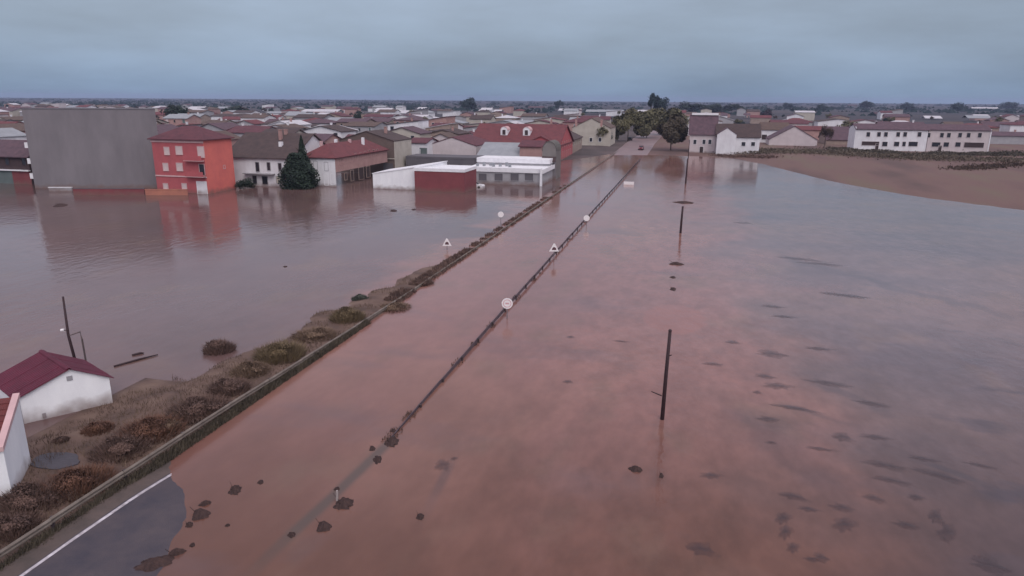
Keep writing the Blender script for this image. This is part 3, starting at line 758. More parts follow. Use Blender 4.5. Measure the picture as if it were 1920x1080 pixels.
# ---- pale buildings that stand out further off
FAR = [(566, 632, 218, 205, 'R_WHITE', 'long low white roofed hall in the far town behind the dark conifer'),
       (588, 628, 238, 222, 'W_WHITE', 'white two storey house far behind the dark conifer'),
       (641, 668, 218, 208, 'R_WHITE', 'small pale roofed house far behind the long red roof'),
       (700, 770, 224, 206, 'R_WHITE', 'large pale grey warehouse high in the far town'),
       (782, 797, 208, 202, 'R_WHITE', 'tiny white house right of the pale grey warehouse'),
       (808, 826, 214, 207, 'W_WHITE', 'small white house far beyond the pink gable house'),
       (896, 938, 217, 206, 'R_WHITE', 'far pale hall with wide sheet roof left of white house'),
       (990, 1018, 213, 202, 'W_WHITE', 'bright white house far beyond the dormered red roof'),
       (1047, 1088, 214, 204, 'R_WHITE', 'far lavender roofed hall right of bright white house'),
       (1098, 1168, 217, 206, 'R_SHEET', 'long low grey warehouse roof left of the tall far tree'),
       (352, 380, 210, 200, 'R_WHITE', 'far white shed beyond the red apartments'),
       (404, 430, 208, 201, 'R_SHEET', 'far grey shed beyond the red apartments'),
       (14, 55, 236, 229, 'R_WHITE', 'pale roofed shed at the far left of the town'),
       (-8, 44, 251, 243, 'R_SHEET', 'grey roofed shed at the left edge of the town'),
       (1814, 1856, 231, 217, 'R_SHEET', 'far pale grey shed above the right end of terrace row'),
       (1735, 1766, 226, 220, 'R_WHITE', 'far small white roofed shed above the terrace row'),
       (1640, 1656, 219, 213, 'W_WHITE', 'tiny far white house above left half of terrace row'),
       (1822, 1872, 208, 201, 'R_WHITE', 'long far white shed near the horizon at right'),
       (1880, 1925, 226, 219, 'R_WHITE', 'far pale shed at the right edge of the town'),
       (1590, 1606, 204, 198, 'W_WHITE', 'tiny far white house near the horizon left of terrace row'),
       (1395, 1406, 224, 216, 'W_WHITE', 'tiny far white house above the white house with dark openings')]
for x0, x1, yb, yt, mk, lab in FAR:
    if mk.startswith('R'): rec = front('warehouse' if 'house' in lab and 'ware' in lab else 'shed', lab, 'shed', x0, x1, yb, yt + (yb - yt) * .35, 16, 'gable_x', None, W_WHITE if mk == 'R_WHITE' else W_GREYL, globals()[mk]); r = rec[0]; r.children[1].data = roof_mesh('gable_x', rec[3], 16, rec[4], 2.2).mesh('roof', globals()[mk])
    else:
        rec = front('house', lab, 'house', x0, x1, yb, yt, 9, 'gable_x', None, W_WHITE, R_PURPLE)
        rec[0].children[1].data = roof_mesh('gable_x', rec[3], 9, rec[4], 1.6).mesh('roof', R_PURPLE)
        nwin = max(2, int(rec[3] / 4))
        for k in range(nwin): window(rec[0], rec[3] * (k + .5) / nwin, 0, rec[4] * .6, 1.1, 1.4)

# ---- the packed roofs of the town: a house each
ORD = ['leftmost', 'second', 'third', 'fourth', 'fifth', 'sixth', 'seventh', 'eighth', 'ninth', 'tenth', 'eleventh', 'twelfth', 'thirteenth', 'fourteenth', 'fifteenth',
       'sixteenth', 'seventeenth', 'eighteenth', 'nineteenth', 'twentieth']
LAND = [(-31.0, 'grey block'), (-24.5, 'red apartments'), (-18.5, 'dark conifer'), (-12.5, 'long red roof'), (-6.5, 'pale gable house'),
        (1.0, 'white parapets'), (9.0, 'brick terrace'), (20, 'round road trees'), (27.0, 'pale right gable'), (60, 'white terrace row')]
def landmark(x, y):
    a_ = math.degrees(math.atan2(x, y))
    for lim, nm in LAND:
        if a_ < lim: return nm
    return LAND[-1][1]
def visible(x, y): return abs(math.degrees(math.atan2(x, y))) < 37.2
ROOFS = [(R_MAROON, 'maroon'), (R_PURPLE, 'purple'), (R_BROWN, 'brown'), (R_RED, 'red'), (R_OCHRE, 'ochre'), (R_PURPLE, 'purple'), (R_MAROON, 'maroon'), (R_SHEET, 'grey'), (R_WHITE, 'pale'), (R_OCHRE, 'ochre')]
WALLS = [(W_WHITE, 'white'), (W_PINK, 'pinkish'), (W_CREAM, 'cream'), (W_TAN, 'tan'), (W_ROSE, 'rosy'), (W_WHITE, 'white'), (W_GREYL, 'grey')]
cand = []
s = 158.0
row = 0
while s < 1250 and row < 22:
    step = 17 if s < 300 else (26 if s < 420 else (40 if s < 600 else 75))
    t = -1.22 * s - 10
    while t < s * 0.43:
        pitch = random.uniform(12, 18) if s < 330 else (random.uniform(15, 24) if s < 460 else random.uniform(26, 52))
        w = pitch * random.uniform(.72, .95) if s < 420 else random.uniform(9, 16); d = random.uniform(9, 13)
        ss = s + random.uniform(-4.5, 4.5)
        x, y = xy(ss, t + w / 2)
        ok = visible(x, y) and not (-33 < t + w / 2 < -4 and s < 480) and not (t + w > -33 and t < -8 and s < 480)
        if t > -10: ok = ok and s > 315 and random.random() < .88 and s > interp(t, SHORE) + 60
        if s < 205 and t > -50: ok = False
        for f in FOOT:
            if ss < f[1] and ss + d > f[0] and t < f[3] and t + w > f[2]: ok = False; break
        if ok: cand.append((row, ss, t, w, d))
        t += pitch
    s += step; row += 1
random.shuffle(cand)
cand = sorted(cand[:296])
ROWN = ['nearest', 'second', 'third', 'fourth', 'fifth', 'sixth', 'seventh', 'eighth', 'ninth', 'tenth', 'eleventh', 'twelfth', 'thirteenth', 'fourteenth', 'fifteenth',
        'sixteenth', 'seventeenth', 'eighteenth', 'nineteenth', 'twentieth', 'penultimate', 'farthest']
buckets = {}
for cd in cand:
    x, y = xy(cd[1], cd[2]); buckets.setdefault((landmark(x, y), cd[0]), []).append(cd)
lm_rows = {}
for lm, rw in sorted(buckets): lm_rows.setdefault(lm, []).append(rw)
for (lm, rw), lst in buckets.items():
    rank = lm_rows[lm].index(rw)
    for k, (_, ss, t, w, d) in enumerate(sorted(lst, key=lambda q: q[2])):
        (rm_, rn), (wm_, wn_) = random.choice(ROOFS), random.choice(WALLS)
        h = random.choice([3.4, 4.4, 5.6, 6.2, 6.9]); kind = random.choice(['gable_x', 'gable_x', 'gable_x', 'gable_y', 'gable_y', 'hip', 'mono'])
        lab = f'{wn_} house, {rn} roof, {ORD[k]} from left in {ROWN[rank]} row behind {lm}' if k else f'{wn_} house with {rn} roof, leftmost in {ROWN[rank]} row behind {lm}'
        gzz = max(0, gz(ss + d / 2, t + w / 2))
        x, y = xy(ss, t)
        r = building('house', lab, 'house', ss, t, w, d, h, kind, random.uniform(1.2, 2.0), wm_, rm_, z0=gzz - .05, group='packed houses of the flooded town',
                     chim=(1 if random.random() < .5 and ss < 420 else 0), rz=RZ + random.uniform(-.05, .05))
        if ss < 330:
            nw = max(2, int(w / 3.4))
            for q in range(nw):
                window(r, w * (q + .5) / nw + random.uniform(-.5, .5), 0, h - 1.3, random.choice([.8, 1.0, 1.3]), random.choice([1.1, 1.3, 1.7]), frame=random.choice([W_GREYL, TRIM, W_TAN]), pane=random.choice([GLASS_D, GLASS_D, SHUTTER, W_TEAL]))

# ------------------------------------------------------------------ trees
def crown_mesh(name, m_, rx, ry, rz_, n_, leaf, seed, lumps=9, shape='round', fill=.55):
    rng = random.Random(seed); q = MB()
    cl = []
    for k in range(lumps):
        a = rng.uniform(0, 6.283); e_ = rng.uniform(-.5, 1); rr = rng.uniform(.35, .75)
        cl.append((rr * math.cos(a) * math.sqrt(max(0, 1 - e_ * e_ * .8)), rr * math.sin(a) * math.sqrt(max(0, 1 - e_ * e_ * .8)), rr * e_, rng.uniform(.28, .5)))
    for k in range(n_):
        c0 = rng.choice(cl)
        v = Vector((rng.gauss(0, 1), rng.gauss(0, 1), rng.gauss(0, 1))).normalized() * c0[3] * (rng.random() ** .4)
        p = Vector((c0[0], c0[1], c0[2])) + v
        if shape == 'cone':
            u = rng.random() ** 1.4; a = rng.uniform(0, 6.283); rr = (1 - u) ** .75 * (rng.random() ** .35) * (1 + .22 * math.sin(5 * a + u * 17))
            p = Vector((rr * math.cos(a), rr * math.sin(a), u * 2 - 1))
        if shape == 'block':
            u = rng.uniform(-1, 1); a = rng.uniform(0, 6.283); rr = (.95 if u < .1 else .95 - .62 * (u - .1) / .9) * (1 + .14 * math.sin(4 * a + u * 5)) * rng.random() ** .4
            p = Vector((rr * math.cos(a), rr * math.sin(a), u))
        p = Vector((p.x * rx, p.y * ry, p.z * rz_))
        nn = (p.normalized() + Vector((rng.gauss(0, .6), rng.gauss(0, .6), rng.gauss(0, .6) + .3))).normalized()
        a_ = nn.orthogonal().normalized(); b_ = nn.cross(a_)
        th = rng.uniform(0, 6.283); a_, b_ = a_ * math.cos(th) + b_ * math.sin(th), b_ * math.cos(th) - a_ * math.sin(th)
        s_ = leaf * rng.uniform(.6, 1.3)
        q.poly([p - a_ * s_, p - b_ * s_ * .55 + nn * s_ * .1, p + a_ * s_, p + b_ * s_ * .55 - nn * s_ * .1])
    return q.mesh(name, m_)
def trunk_mesh(h, r, limbs, seed):
    rng = random.Random(seed); q = MB()
    q.tube([(0, 0, -.9), (.05, 0, h * .5), (0, .06, h)], [r, r * .8, r * .5])
    for k in range(limbs):
        a = rng.uniform(0, 6.283); z = h * rng.uniform(.6, .95); L = h * rng.uniform(.35, .6)
        q.tube([(0, 0, z), (math.cos(a) * L * .5, math.sin(a) * L * .5, z + L * .45), (math.cos(a) * L, math.sin(a) * L, z + L * .7)], [r * .45, r * .3, r * .1], 6)
    return q.mesh('trunk', BARK)
CROWNS = {}
def crown_for(key, m_, n_=1400, leaf=.075, shape='round'):
    if key not in CROWNS:
        CROWNS[key] = crown_mesh('crown', m_, 1, 1, 1, n_, leaf, hash(key[1]) % 999 if False else key[1], 12, shape)
    return CROWNS[key]
TR_M = trunk_mesh(1.0, .06, 5, 3)
def tree(name, label, loc, rx, rz_, hc, kind, group=None, n_=1400, leaf=.085, shape='round', cat='tree', seed=None):
    r = thing(name, label, cat, loc, random.uniform(0, 6.28), group)
    k = seed if seed is not None else random.randrange(4)
    t_ = obj('trunk', TR_M, r); t_.scale = (hc * .6, hc * .6, hc)
    c_ = obj('crown', crown_for((kind.name, k, shape, n_), kind, n_, leaf, shape), r, (0, 0, hc)); c_.scale = (rx, rx, rz_)
    return r
def tree_px(name, label, px, pyb, w_px, ytop, ylow, kind, s=None, **kw):
    if s is None: s = ST(px, pyb)[0]
    t, _ = at_s(px, pyb, s); zt = at_s(px, ytop, s)[1]; zl = at_s(px, ylow, s)[1]
    rx = abs(at_s(px + w_px / 2, pyb, s)[0] - t) / .95
    g0 = max(-.9, gz(s, t)); x, y = xy(s, t)
    rz_ = (zt - zl) / 2 / .92
    return tree(name, label, (x, y, g0), rx, rz_, (zt + zl) / 2 - g0, kind, **kw)
# the dark conifer by the white house
tree_px('conifer_tree', 'bulky dark green conifer in the water between white house and red roofed house', 562, 352, 60, 290, 356, G_DARK, shape='block', n_=7000, leaf=.07, seed=1)
tree_px('conifer_tree', 'thin dark cypress spire just behind the bulky conifer', 571, 350, 24, 258, 330, G_DARK, shape='cone', n_=2500, leaf=.09, seed=2)
# trees where the road enters town
tree_px('tree', 'big olive tree left of the road end beside cream gable house', 1176, 268, 58, 208, 264, G_OLIVE, s=300, n_=7000, leaf=.08, seed=0)
tree_px('tree', 'broad olive tree closing the far end of the road', 1212, 266, 66, 204, 262, G_OLIVE, s=330, n_=7000, leaf=.08, seed=1)
tree_px('tree', 'dense olive tree behind the round road tree', 1250, 262, 70, 202, 255, G_OLIVE, s=360, n_=7000, leaf=.08, seed=2)
tree_px('tree', 'round dark brown green tree right of the road end', 1258, 284, 66, 216, 276, G_DARK if False else mat('dull_brown_green_leaves', (0.09, 0.07, 0.047), (0.056, 0.044, 0.032), .5, .8), n_=8000, leaf=.075, seed=3)
tree_px('tree', 'tall dark blue green tree standing above the horizon beyond road end', 1237, 212, 32, 179, 212, G_BLUE, s=620, n_=2500, leaf=.09, seed=1)
tree_px('tree', 'tall thin dark tree left half of the pair above the horizon', 1221, 212, 20, 174, 206, G_BLUE, s=600, n_=1800, leaf=.1, seed=2)
tree_px('tree', 'bare brown tree between pale gable and brown roofed barn', 1546, 278, 28, 236, 268, G_BROWN, n_=2200, leaf=.07, seed=0)
TREES = [(877, 212, 36, 183, 208, G_BLUE, 'dark far tree above the packed roofs near horizon'), (1048, 206, 22, 188, 204, G_BLUE, 'small dark far tree above the dormered red roof'),
         (445, 222, 52, 198, 222, G_DARK, 'wide dark tree in far town beyond red apartments'), (335, 240, 46, 196, 232, G_DARK, 'dark tree standing right of the grey block top'),
         (672, 236, 16, 208, 236, G_DARK, 'thin dark tree behind the long red roof'), (62, 262, 30, 232, 262, G_BROWN, 'brown tree left of grey block'),
         (1436, 226, 26, 204, 226, mat('plum_leaves', (0.05, 0.03, 0.042), (0.034, 0.02, 0.03), .5, .8), 'plum dark tree behind the white right houses'),
         (1476, 206, 22, 193, 206, G_BLUE, 'dark far tree above pale right gable'), (1330, 214, 60, 194, 214, G_DARK, 'wide dark trees mass behind purple roofed house'),
         (1290, 214, 50, 192, 214, G_DARK, 'dark tree behind the round road tree at horizon'), (1372, 212, 50, 195, 212, G_DARK, 'far dark green tree behind white right houses'),
         (1625, 206, 28, 189, 206, G_BLUE, 'far dark tree above the left half of terrace row'), (1700, 208, 30, 192, 208, G_BLUE, 'far dark tree above middle of terrace row'),
         (1795, 212, 34, 193, 212, G_BLUE, 'far dark tree left of the long white horizon shed'), (1890, 206, 40, 191, 206, G_BLUE, 'far dark tree at right edge of horizon'),
         (1540, 210, 26, 195, 210, G_BLUE, 'far dark tree above brown roofed barn'), (505, 286, 34, 246, 284, G_OLIVE, 'olive tree behind the deep brown roof'),
         (652, 250, 30, 226, 250, G_OLIVE, 'olive tree behind the ridge of long red roof'), (745, 238, 40, 220, 238, G_OLIVE, 'olive tree below the pale grey warehouse'),
         (1150, 268, 30, 226, 268, G_OLIVE, 'olive tree between cream gable and road trees'), (1590, 262, 46, 226, 258, G_OLIVE, 'olive tree left of terrace row')]
for px, yb, wpx, yt, yl, km, lab in TREES: tree_px('tree', lab, px, yb, wpx, yt, yl, km, n_=1400, leaf=.1)
# scattered garden trees among the far roofs
spots = {}
for k in range(95):
    ss = random.uniform(230, 900); t = random.uniform(-1.2 * ss, .42 * ss)
    x, y = xy(ss, t)
    if not visible(x, y) or -30 < t < -5 or (t > 0 and ss < 330): continue
    spots.setdefault(landmark(x, y), []).append((ss, t))
for lm, lst in spots.items():
    for k, (ss, t) in enumerate(sorted(lst)):
        hh = random.uniform(4, 7.5)
        lab = f'garden tree among roofs behind {lm}, {"nearest" if k == 0 else ORD[k] + " nearest"} of its group'
        x, y = xy(ss, t)
        tree('tree', lab, (x, y, gz(ss, t)), hh * .45, hh * .38, hh * .65, random.choice([G_DARK, G_BLUE, G_OLIVE, G_BROWN]), 'garden trees of the town', 900, .12)
# the dark wooded plain along the horizon
rng = random.Random(5)
wv = MB()
for k in range(3600):
    ss = 900 + 3600 * rng.random() ** 1.3; t = rng.uniform(-1.28, .48) * ss
    if noise.noise(Vector((ss * .004, t * .0016, 0))) < -.05: continue
    cx, cy, hh = t, ss, rng.uniform(3, 7.5)
    for q in range(5):
        p = Vector((cx + rng.gauss(0, 5), cy + rng.gauss(0, 5), hh * rng.uniform(.1, .8)))
        L = rng.uniform(2, 5)
        wv.poly([p + Vector((-L, rng.gauss(0, 1), -1.6)), p + Vector((rng.gauss(0, 1), rng.gauss(0, 1), -2.4)), p + Vector((L, rng.gauss(0, 1), -1.2)), p + Vector((rng.gauss(0, 1), rng.gauss(0, 1), L * .55))])
o = obj('far_wood', wv, m=G_BLUE, rot=(0, 0, RZ)); tag(o, 'dark scrub and woods spread along the horizon plain', 'woods'); o['kind'] = 'stuff'

# ------------------------------------------------------------------ vegetation by the water
def tuft_mesh(name, m_, n_, R, hgt, seed, lean=.35, wid=.02, flat=1.0):
    rng = random.Random(seed); q = MB()
    for k in range(n_):
        a = rng.uniform(0, 6.283); r_ = R * math.sqrt(rng.random()); x, y = r_ * math.cos(a), r_ * math.sin(a) * flat
        hh = hgt * rng.uniform(.45, 1.1) * (1 - .55 * (r_ / R) ** 2)
        dx, dy = rng.gauss(0, lean) * hh + x * .35, rng.gauss(0, lean) * hh + y * .35
        b_ = rng.uniform(0, 6.283); wx, wy = wid * math.cos(b_), wid * math.sin(b_)
        q.v += [(x - wx, y - wy, -.15), (x + wx, y + wy, -.15), (x + dx * .5 + wx * .8, y + dy * .5 + wy * .8, hh * .62), (x + dx * .5 - wx * .8, y + dy * .5 - wy * .8, hh * .62), (x + dx, y + dy, hh)]
        i = len(q.v) - 5; q.f += [(i, i + 1, i + 2, i + 3), (i + 3, i + 2, i + 4)]
    return q.mesh(name, m_)
SH = [(526, 672, 78, 52, 'G_STRAWO', 'big olive brown bush on the left verge near roadside'), (652, 600, 56, 38, 'G_STRAWO', 'olive bush at the far end of left verge'),
      (411, 655, 46, 38, 'G_MUDDY', 'grey brown bush alone in the water left of verge'), (590, 632, 70, 20, 'G_STRAW', 'low straw clump between the two olive bushes'),
      (375, 775, 90, 42, 'G_MUDDY', 'dark brown bush beside the guardrail right of white shed'), (285, 815, 90, 40, 'G_BROWNS', 'reddish brown bush mid verge'),
      (318, 808, 34, 26, 'G_STRAW', 'small straw tuft with rusty tips beside brown bush'), (228, 850, 80, 40, 'G_MUDDY', 'broad muddy bush beside guardrail nearer camera'),
      (150, 915, 90, 46, 'G_BROWNS', 'rusty bush below the dark wet paving'), (60, 945, 90, 44, 'G_MUDDY', 'dark bush at the corner of nearest white house'),
      (185, 810, 40, 26, 'G_BROWNS', 'small brown tuft in front of the white shed'), (115, 830, 20, 12, 'G_MUDDY', 'tiny dark tuft below white shed wall'),
      (20, 1000, 70, 40, 'G_MUDDY', 'dark bush at bottom left edge of the photo'), (470, 700, 60, 26, 'G_STRAW', 'pale straw clump left of the big olive bush'),
      (675, 560, 26, 18, 'G_GREENG', 'faint grey green sprig in the water beyond the verge'), (430, 735, 60, 34, 'G_MUDDY', 'dark bush hugging the guardrail below the olive bush'),
      (735, 575, 60, 14, 'G_STRAW', 'long low straw clump at tip of left verge'), (790, 530, 40, 10, 'G_MUDDY', 'last low dark clump along left guardrail')]
G_BROWNS = mat('rusty_dead_stems', (0.15, 0.075, 0.05), (0.075, 0.04, 0.033), .8, .9)
G_GREENG = mat('grey_green_stems', (0.09, 0.095, 0.08), (0.06, 0.065, 0.055), .8, .9)
for k, (px, py, wpx, hpx, mk, lab) in enumerate(SH):
    x, y = on_level(px, py, .1); s_, t_ = st(x, y); zc = math.hypot(x, y, HC)
    R = wpx / 2 / (F_PX / zc); hh = max(.2, hpx / (F_PX / zc) * .62)
    r = thing('shrub', lab, 'shrub', (x, y, max(-.02, gz(s_, t_)) - .05), RZ)
    mm = globals()[mk]
    obj('stems', tuft_mesh('stems', mm, int(500 + 500 * R), R, hh, 40 + k, .22, .022), r)
    q = crown_mesh('foliage', mm, R * .9, R * .75, hh * .5, int(900 + 700 * R), .06, 90 + k, 9)
    obj('foliage', q, r, (0, 0, hh * .5))
# dry grass on the verge
rng = random.Random(9); gm = MB()
for k in range(26000):
    s_ = 14 + 70 * rng.random() ** 1.4; t_ = TL - .1 - 8.2 * rng.random()
    z = gz(s_, t_)
    if z < .02 or noise.noise(Vector((s_ * .5, t_ * .5, 8))) < -.22 + .012 * max(0, s_ - 34): continue
    hh = rng.uniform(.08, .3) * (1 + .5 * noise.noise(Vector((s_ * .3, t_ * .3, 1)))); b_ = rng.uniform(0, 6.283); wd = .02
    dx, dy = rng.gauss(0, .3) * hh, rng.gauss(0, .3) * hh
    gm.poly([(t_ - wd * math.cos(b_), s_ - wd * math.sin(b_), z - .03), (t_ + wd * math.cos(b_), s_ + wd * math.sin(b_), z - .03), (t_ + dx, s_ + dy, z + hh)])
o = obj('verge_grass', gm, m=mat('verge_straw', (0.165, 0.115, 0.08), (0.075, 0.048, 0.04), .45, .9), rot=(0, 0, RZ)); tag(o, 'dry brown grass covering the left road verge', 'grass'); o['kind'] = 'stuff'
def rail_weeds(name, label, n_, s0, s1, t0, t1, hgt, m_, seed, gap):
    rng = random.Random(seed); q = MB()
    for k in range(n_):
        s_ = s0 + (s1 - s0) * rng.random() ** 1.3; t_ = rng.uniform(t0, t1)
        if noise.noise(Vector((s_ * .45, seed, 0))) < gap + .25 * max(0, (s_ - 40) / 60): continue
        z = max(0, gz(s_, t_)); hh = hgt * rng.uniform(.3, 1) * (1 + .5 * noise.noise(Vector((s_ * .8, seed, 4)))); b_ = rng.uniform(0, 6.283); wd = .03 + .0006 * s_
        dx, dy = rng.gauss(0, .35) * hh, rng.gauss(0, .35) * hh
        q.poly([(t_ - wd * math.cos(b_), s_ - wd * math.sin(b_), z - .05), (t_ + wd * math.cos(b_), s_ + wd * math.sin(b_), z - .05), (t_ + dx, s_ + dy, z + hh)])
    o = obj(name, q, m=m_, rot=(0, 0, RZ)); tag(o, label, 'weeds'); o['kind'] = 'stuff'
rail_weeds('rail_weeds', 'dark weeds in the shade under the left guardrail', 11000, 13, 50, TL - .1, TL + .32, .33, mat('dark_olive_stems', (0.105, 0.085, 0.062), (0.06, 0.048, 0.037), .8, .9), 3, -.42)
rail_weeds('rail_weeds', 'brown reeds poking from the flood along far left guardrail', 9000, 56, 150, TL - 1.3, TL + .4, .36, G_MUDDY, 6, -.3)
rail_weeds('rail_weeds', 'sparse drowned weeds along the right guardrail', 3500, 30, 130, TR - .4, TR + .3, .2, G_MUDDY, 8, .1)
# hedge and scrub on the right bank
def scrub(name, label, pts_px, n_, hgt, m_, spread, seed):
    rng = random.Random(seed); q = MB()
    for k in range(n_):
        u = rng.random() * (len(pts_px) - 1); i = int(u); f = u - i
        px = pts_px[i][0] + (pts_px[i + 1][0] - pts_px[i][0]) * f; py = pts_px[i][1] + (pts_px[i + 1][1] - pts_px[i][1]) * f
        s_, t_ = ST(px, py); s_ += rng.gauss(0, spread); t_ += rng.gauss(0, spread)
        lump = .55 + .6 * noise.noise(Vector((s_ * .12, t_ * .12, seed)))
        z = max(0, gz(s_, t_)) + hgt * max(.1, lump) * rng.random()
        L = rng.uniform(.12, .38)
        v = Vector((rng.gauss(0, 1), rng.gauss(0, 1), rng.gauss(0, 1))).normalized(); a_ = v.orthogonal().normalized() * L; b_ = v.cross(a_)
        p = Vector((t_, s_, z)); q.poly([p - a_, p - b_ * .6, p + a_, p + b_ * .6])
    o = obj(name, q, m=m_, rot=(0, 0, RZ)); tag(o, label, 'scrub'); o['kind'] = 'stuff'
scrub('hedge', 'brown green scrub belt below the right hand houses', [(1400, 291), (1480, 290), (1560, 292), (1640, 299), (1740, 304), (1920, 308)], 16000, 1.5, mat('scrub_leaves', (0.14, 0.11, 0.082), (0.085, 0.066, 0.052), .1, .9), 5, 2)
scrub('hedge', 'dark hedge right along the white terrace row foot', [(1560, 286), (1640, 294), (1740, 297), (1850, 296), (1920, 296)], 11000, 1.4, mat('hedge_leaves', (0.095, 0.078, 0.058), (0.055, 0.046, 0.037), .2, .9), 3.2, 3)
scrub('weed_strip', 'dark weed strip across the brown field at right', [(1795, 325), (1850, 320), (1920, 314)], 2200, .6, G_BROWN, 2.2, 4)
scrub('weed_strip', 'dark litter line at the foot of right bank below houses', [(1340, 292), (1400, 296), (1450, 300)], 1500, .7, G_MUDDY, 1.6, 5)
tree_px('hedge_bush', 'dark hedge bush half drowned before the white house', 460, 353, 34, 333, 356, G_DARK, n_=1400, leaf=.09, seed=3, cat='bush')

# ------------------------------------------------------------------ sheds in the foreground
a, bb = Vector(on_level(41, 796)), Vector(on_level(212, 756))
u = (bb - a); w = u.length; u /= w; rzs = math.atan2(u.y, u.x)
def on_front(px, py):                       # photo pixel on the gable wall -> (distance along it, height)
    d = ray(px, py); k = (a.x * u.y - a.y * u.x) / (d.x * u.y - d.y * u.x)
    return (d.x * k - a.x) * u.x + (d.y * k - a.y) * u.y, HC + d.z * k
_, heL = on_front(41, 743); _, heR = on_front(211, 704); ax, zk = on_front(127, 690)
q0, q1 = Vector(on_level(127, 690, zk)), Vector(on_level(75, 656, zk))
rel = math.atan2((q1 - q0).y, (q1 - q0).x) - rzs - math.pi / 2
ov, th = .2, .03
dep = (q1 - q0).length * math.cos(rel) - 2 * ov; sh_ = math.tan(rel)
r = thing('white_shed', 'small white shed with dark red roof standing in water at left', 'shed', (*a, 0), rzs)
def skew(o):
    for v in o.data.vertices: v.co.x -= v.co.y * sh_
    return o
q = MB(); q.v += [(x, y, z) for y in (0, dep) for x, z in ((0, -.9), (0, heL - .06), (ax, zk - .06), (w, heR - .06), (w, -.9))]
q.f += [(0, 4, 3, 2, 1), (5, 6, 7, 8, 9), (0, 1, 6, 5), (4, 9, 8, 3)]
skew(obj('wall', q, r, m=W_SHED))
# corrugated roof sheets, laid side by side down each slope
nsh = 5; Ls = (dep + 2 * ov) / nsh
for xe, ze in ((0, heL), (w, heR)):
    k_ = (zk - ze) / abs(xe - ax); sg = -1 if xe == 0 else 1
    for n_ in range(nsh):
        sh = MB(); NP = 9
        for kk in range(NP):
            y = -ov + Ls * n_ + (Ls - .012) * kk / (NP - 1); zz = .022 * (1 if kk % 2 else 0) + .012 * (n_ % 2)
            xr, xl = ax + sg * .004, xe + sg * ov
            zr, zl = zk + zz, ze - k_ * ov + zz
            sh.v += [(xr, y, zr), (xl, y, zl), (xr, y, zr - th), (xl, y, zl - th)]
        for kk in range(NP - 1):
            i = kk * 4; j = i + 4
            sh.f += [(i, i + 1, j + 1, j), (i + 2, j + 2, j + 3, i + 3), (i + 1, i + 3, j + 3, j + 1), (i, j, j + 2, i + 2)]
        sh.f += [(0, 2, 3, 1), (4 * NP - 4, 4 * NP - 3, 4 * NP - 1, 4 * NP - 2)]
        skew(obj('roof_sheet', sh, r, m=R_SHEDRED))
skew(obj('ridge_cap', MB().prism([(ax - .16, zk + .0), (ax, zk + .075), (ax + .16, zk + .0), (ax, zk + .045)], -ov, dep + ov), r, m=R_SHEDRED))
obj('vent', MB().box(ax - .15, ax + .15, -.03, -.002, zk - .78, zk - .5), r, m=W_GREYL)
obj('fascia', MB().slab([(-.1, -.05, heL - .07), (ax, -.05, zk - .06), (ax, -.03, zk - .06), (-.1, -.03, heL - .07)], .09), r, m=TRIM_P)
obj('downpipe', MB().tube([(.06, -.06, -.5), (.06, -.06, heL - .2)], [.035, .035]), r, m=W_GREYL)
obj('valve_box', MB().box(w * .22, w * .22 + .18, -.06, -.002, .1, .38), r, m=W_GREYL)

# nearest cottage: mostly outside the frame; rust red slope facing us, white side parapet
a = Vector(on_level(25, 937, .1)); hE = top_z(20, 937, 838)
hR = hE + .2                                # ridge height: the one that leaves a 3.4 m deep end wall
while hR < 9:
    bk_ = Vector(on_level(35, 747, hR)) - a
    if bk_.length < 3.4 or bk_.y < 0: break
    hR += .02
dc = bk_.length; th_ = math.atan2(-bk_.x, bk_.y)
print('cottage', hE, hR, dc, math.degrees(th_))
r = thing('white_cottage', 'nearest white cottage with rust red roof cut off by left edge', 'house', (*a, 0), th_)
wc = 6.0
q = MB(); q.v += [(x, y, z) for x in (-wc, 0) for y, z in ((0, -.9), (0, hE), (dc, hR), (dc, -.9))]
q.f += [(0, 1, 2, 3), (7, 6, 5, 4), (4, 5, 1, 0), (5, 6, 2, 1), (6, 7, 3, 2)]
obj('wall', q, r, m=W_SHED)
R_RUST = mat('rust_red_tiles', (0.17, 0.042, 0.04), (0.115, 0.032, 0.032), 2, .8, .5, 3, wave='X')
NT = 9; kz = (hR - hE) / dc
for n_ in range(NT):
    y0, y1 = -.2 + (dc + .2) * n_ / NT - .04, -.2 + (dc + .2) * (n_ + 1) / NT
    obj('roof_tile_course', MB().slab([(-wc, y0, hE + kz * y0 + .16), (-.24, y0, hE + kz * y0 + .16), (-.24, y1, hE + kz * y1 + .11), (-wc, y1, hE + kz * y1 + .11)], .05), r, m=R_RUST)
obj('side_parapet', MB().slab([(-.235, -.1, hE + .25), (.05, -.1, hE + .25), (.05, dc + .1, hR + .25), (-.235, dc + .1, hR + .25)], .22), r, m=TRIM_P)

# ------------------------------------------------------------------ poles, signs, drift
def pole(label, s_, t_, h_, lean=(0, 0), rb=.125, rt=.09):
    x, y = xy(s_, t_)
    r = thing('utility_pole', label, 'pole', (x, y, 0), RZ, 'poles across the flooded field')
    obj('pole', MB().tube([(0, 0, -1.2), (lean[0] * .5, lean[1] * .5, h_ * .5), (lean[0], lean[1], h_)], [rb, (rb + rt) / 2, rt], 10), r, m=WOOD_D, smooth=True)
    obj('cap', MB().tube([(lean[0], lean[1], h_ + .002), (lean[0], lean[1], h_ + .08)], [rt * 1.25, rt * .7], 10), r, m=WOOD_D)
    return r
s1, t1 = ST(1241, 786)
h1 = top_z(1241, 786, 619)
p1 = pole('nearest and tallest dark pole standing in the right hand flood', s1, t1, h1, (.12, 0))
obj('step_iron', MB().tube([(-.1, 0, h1 * .27), (-.7, -.05, h1 * .27 + .22)], [.04, .03], 6), p1, m=WOOD_D)
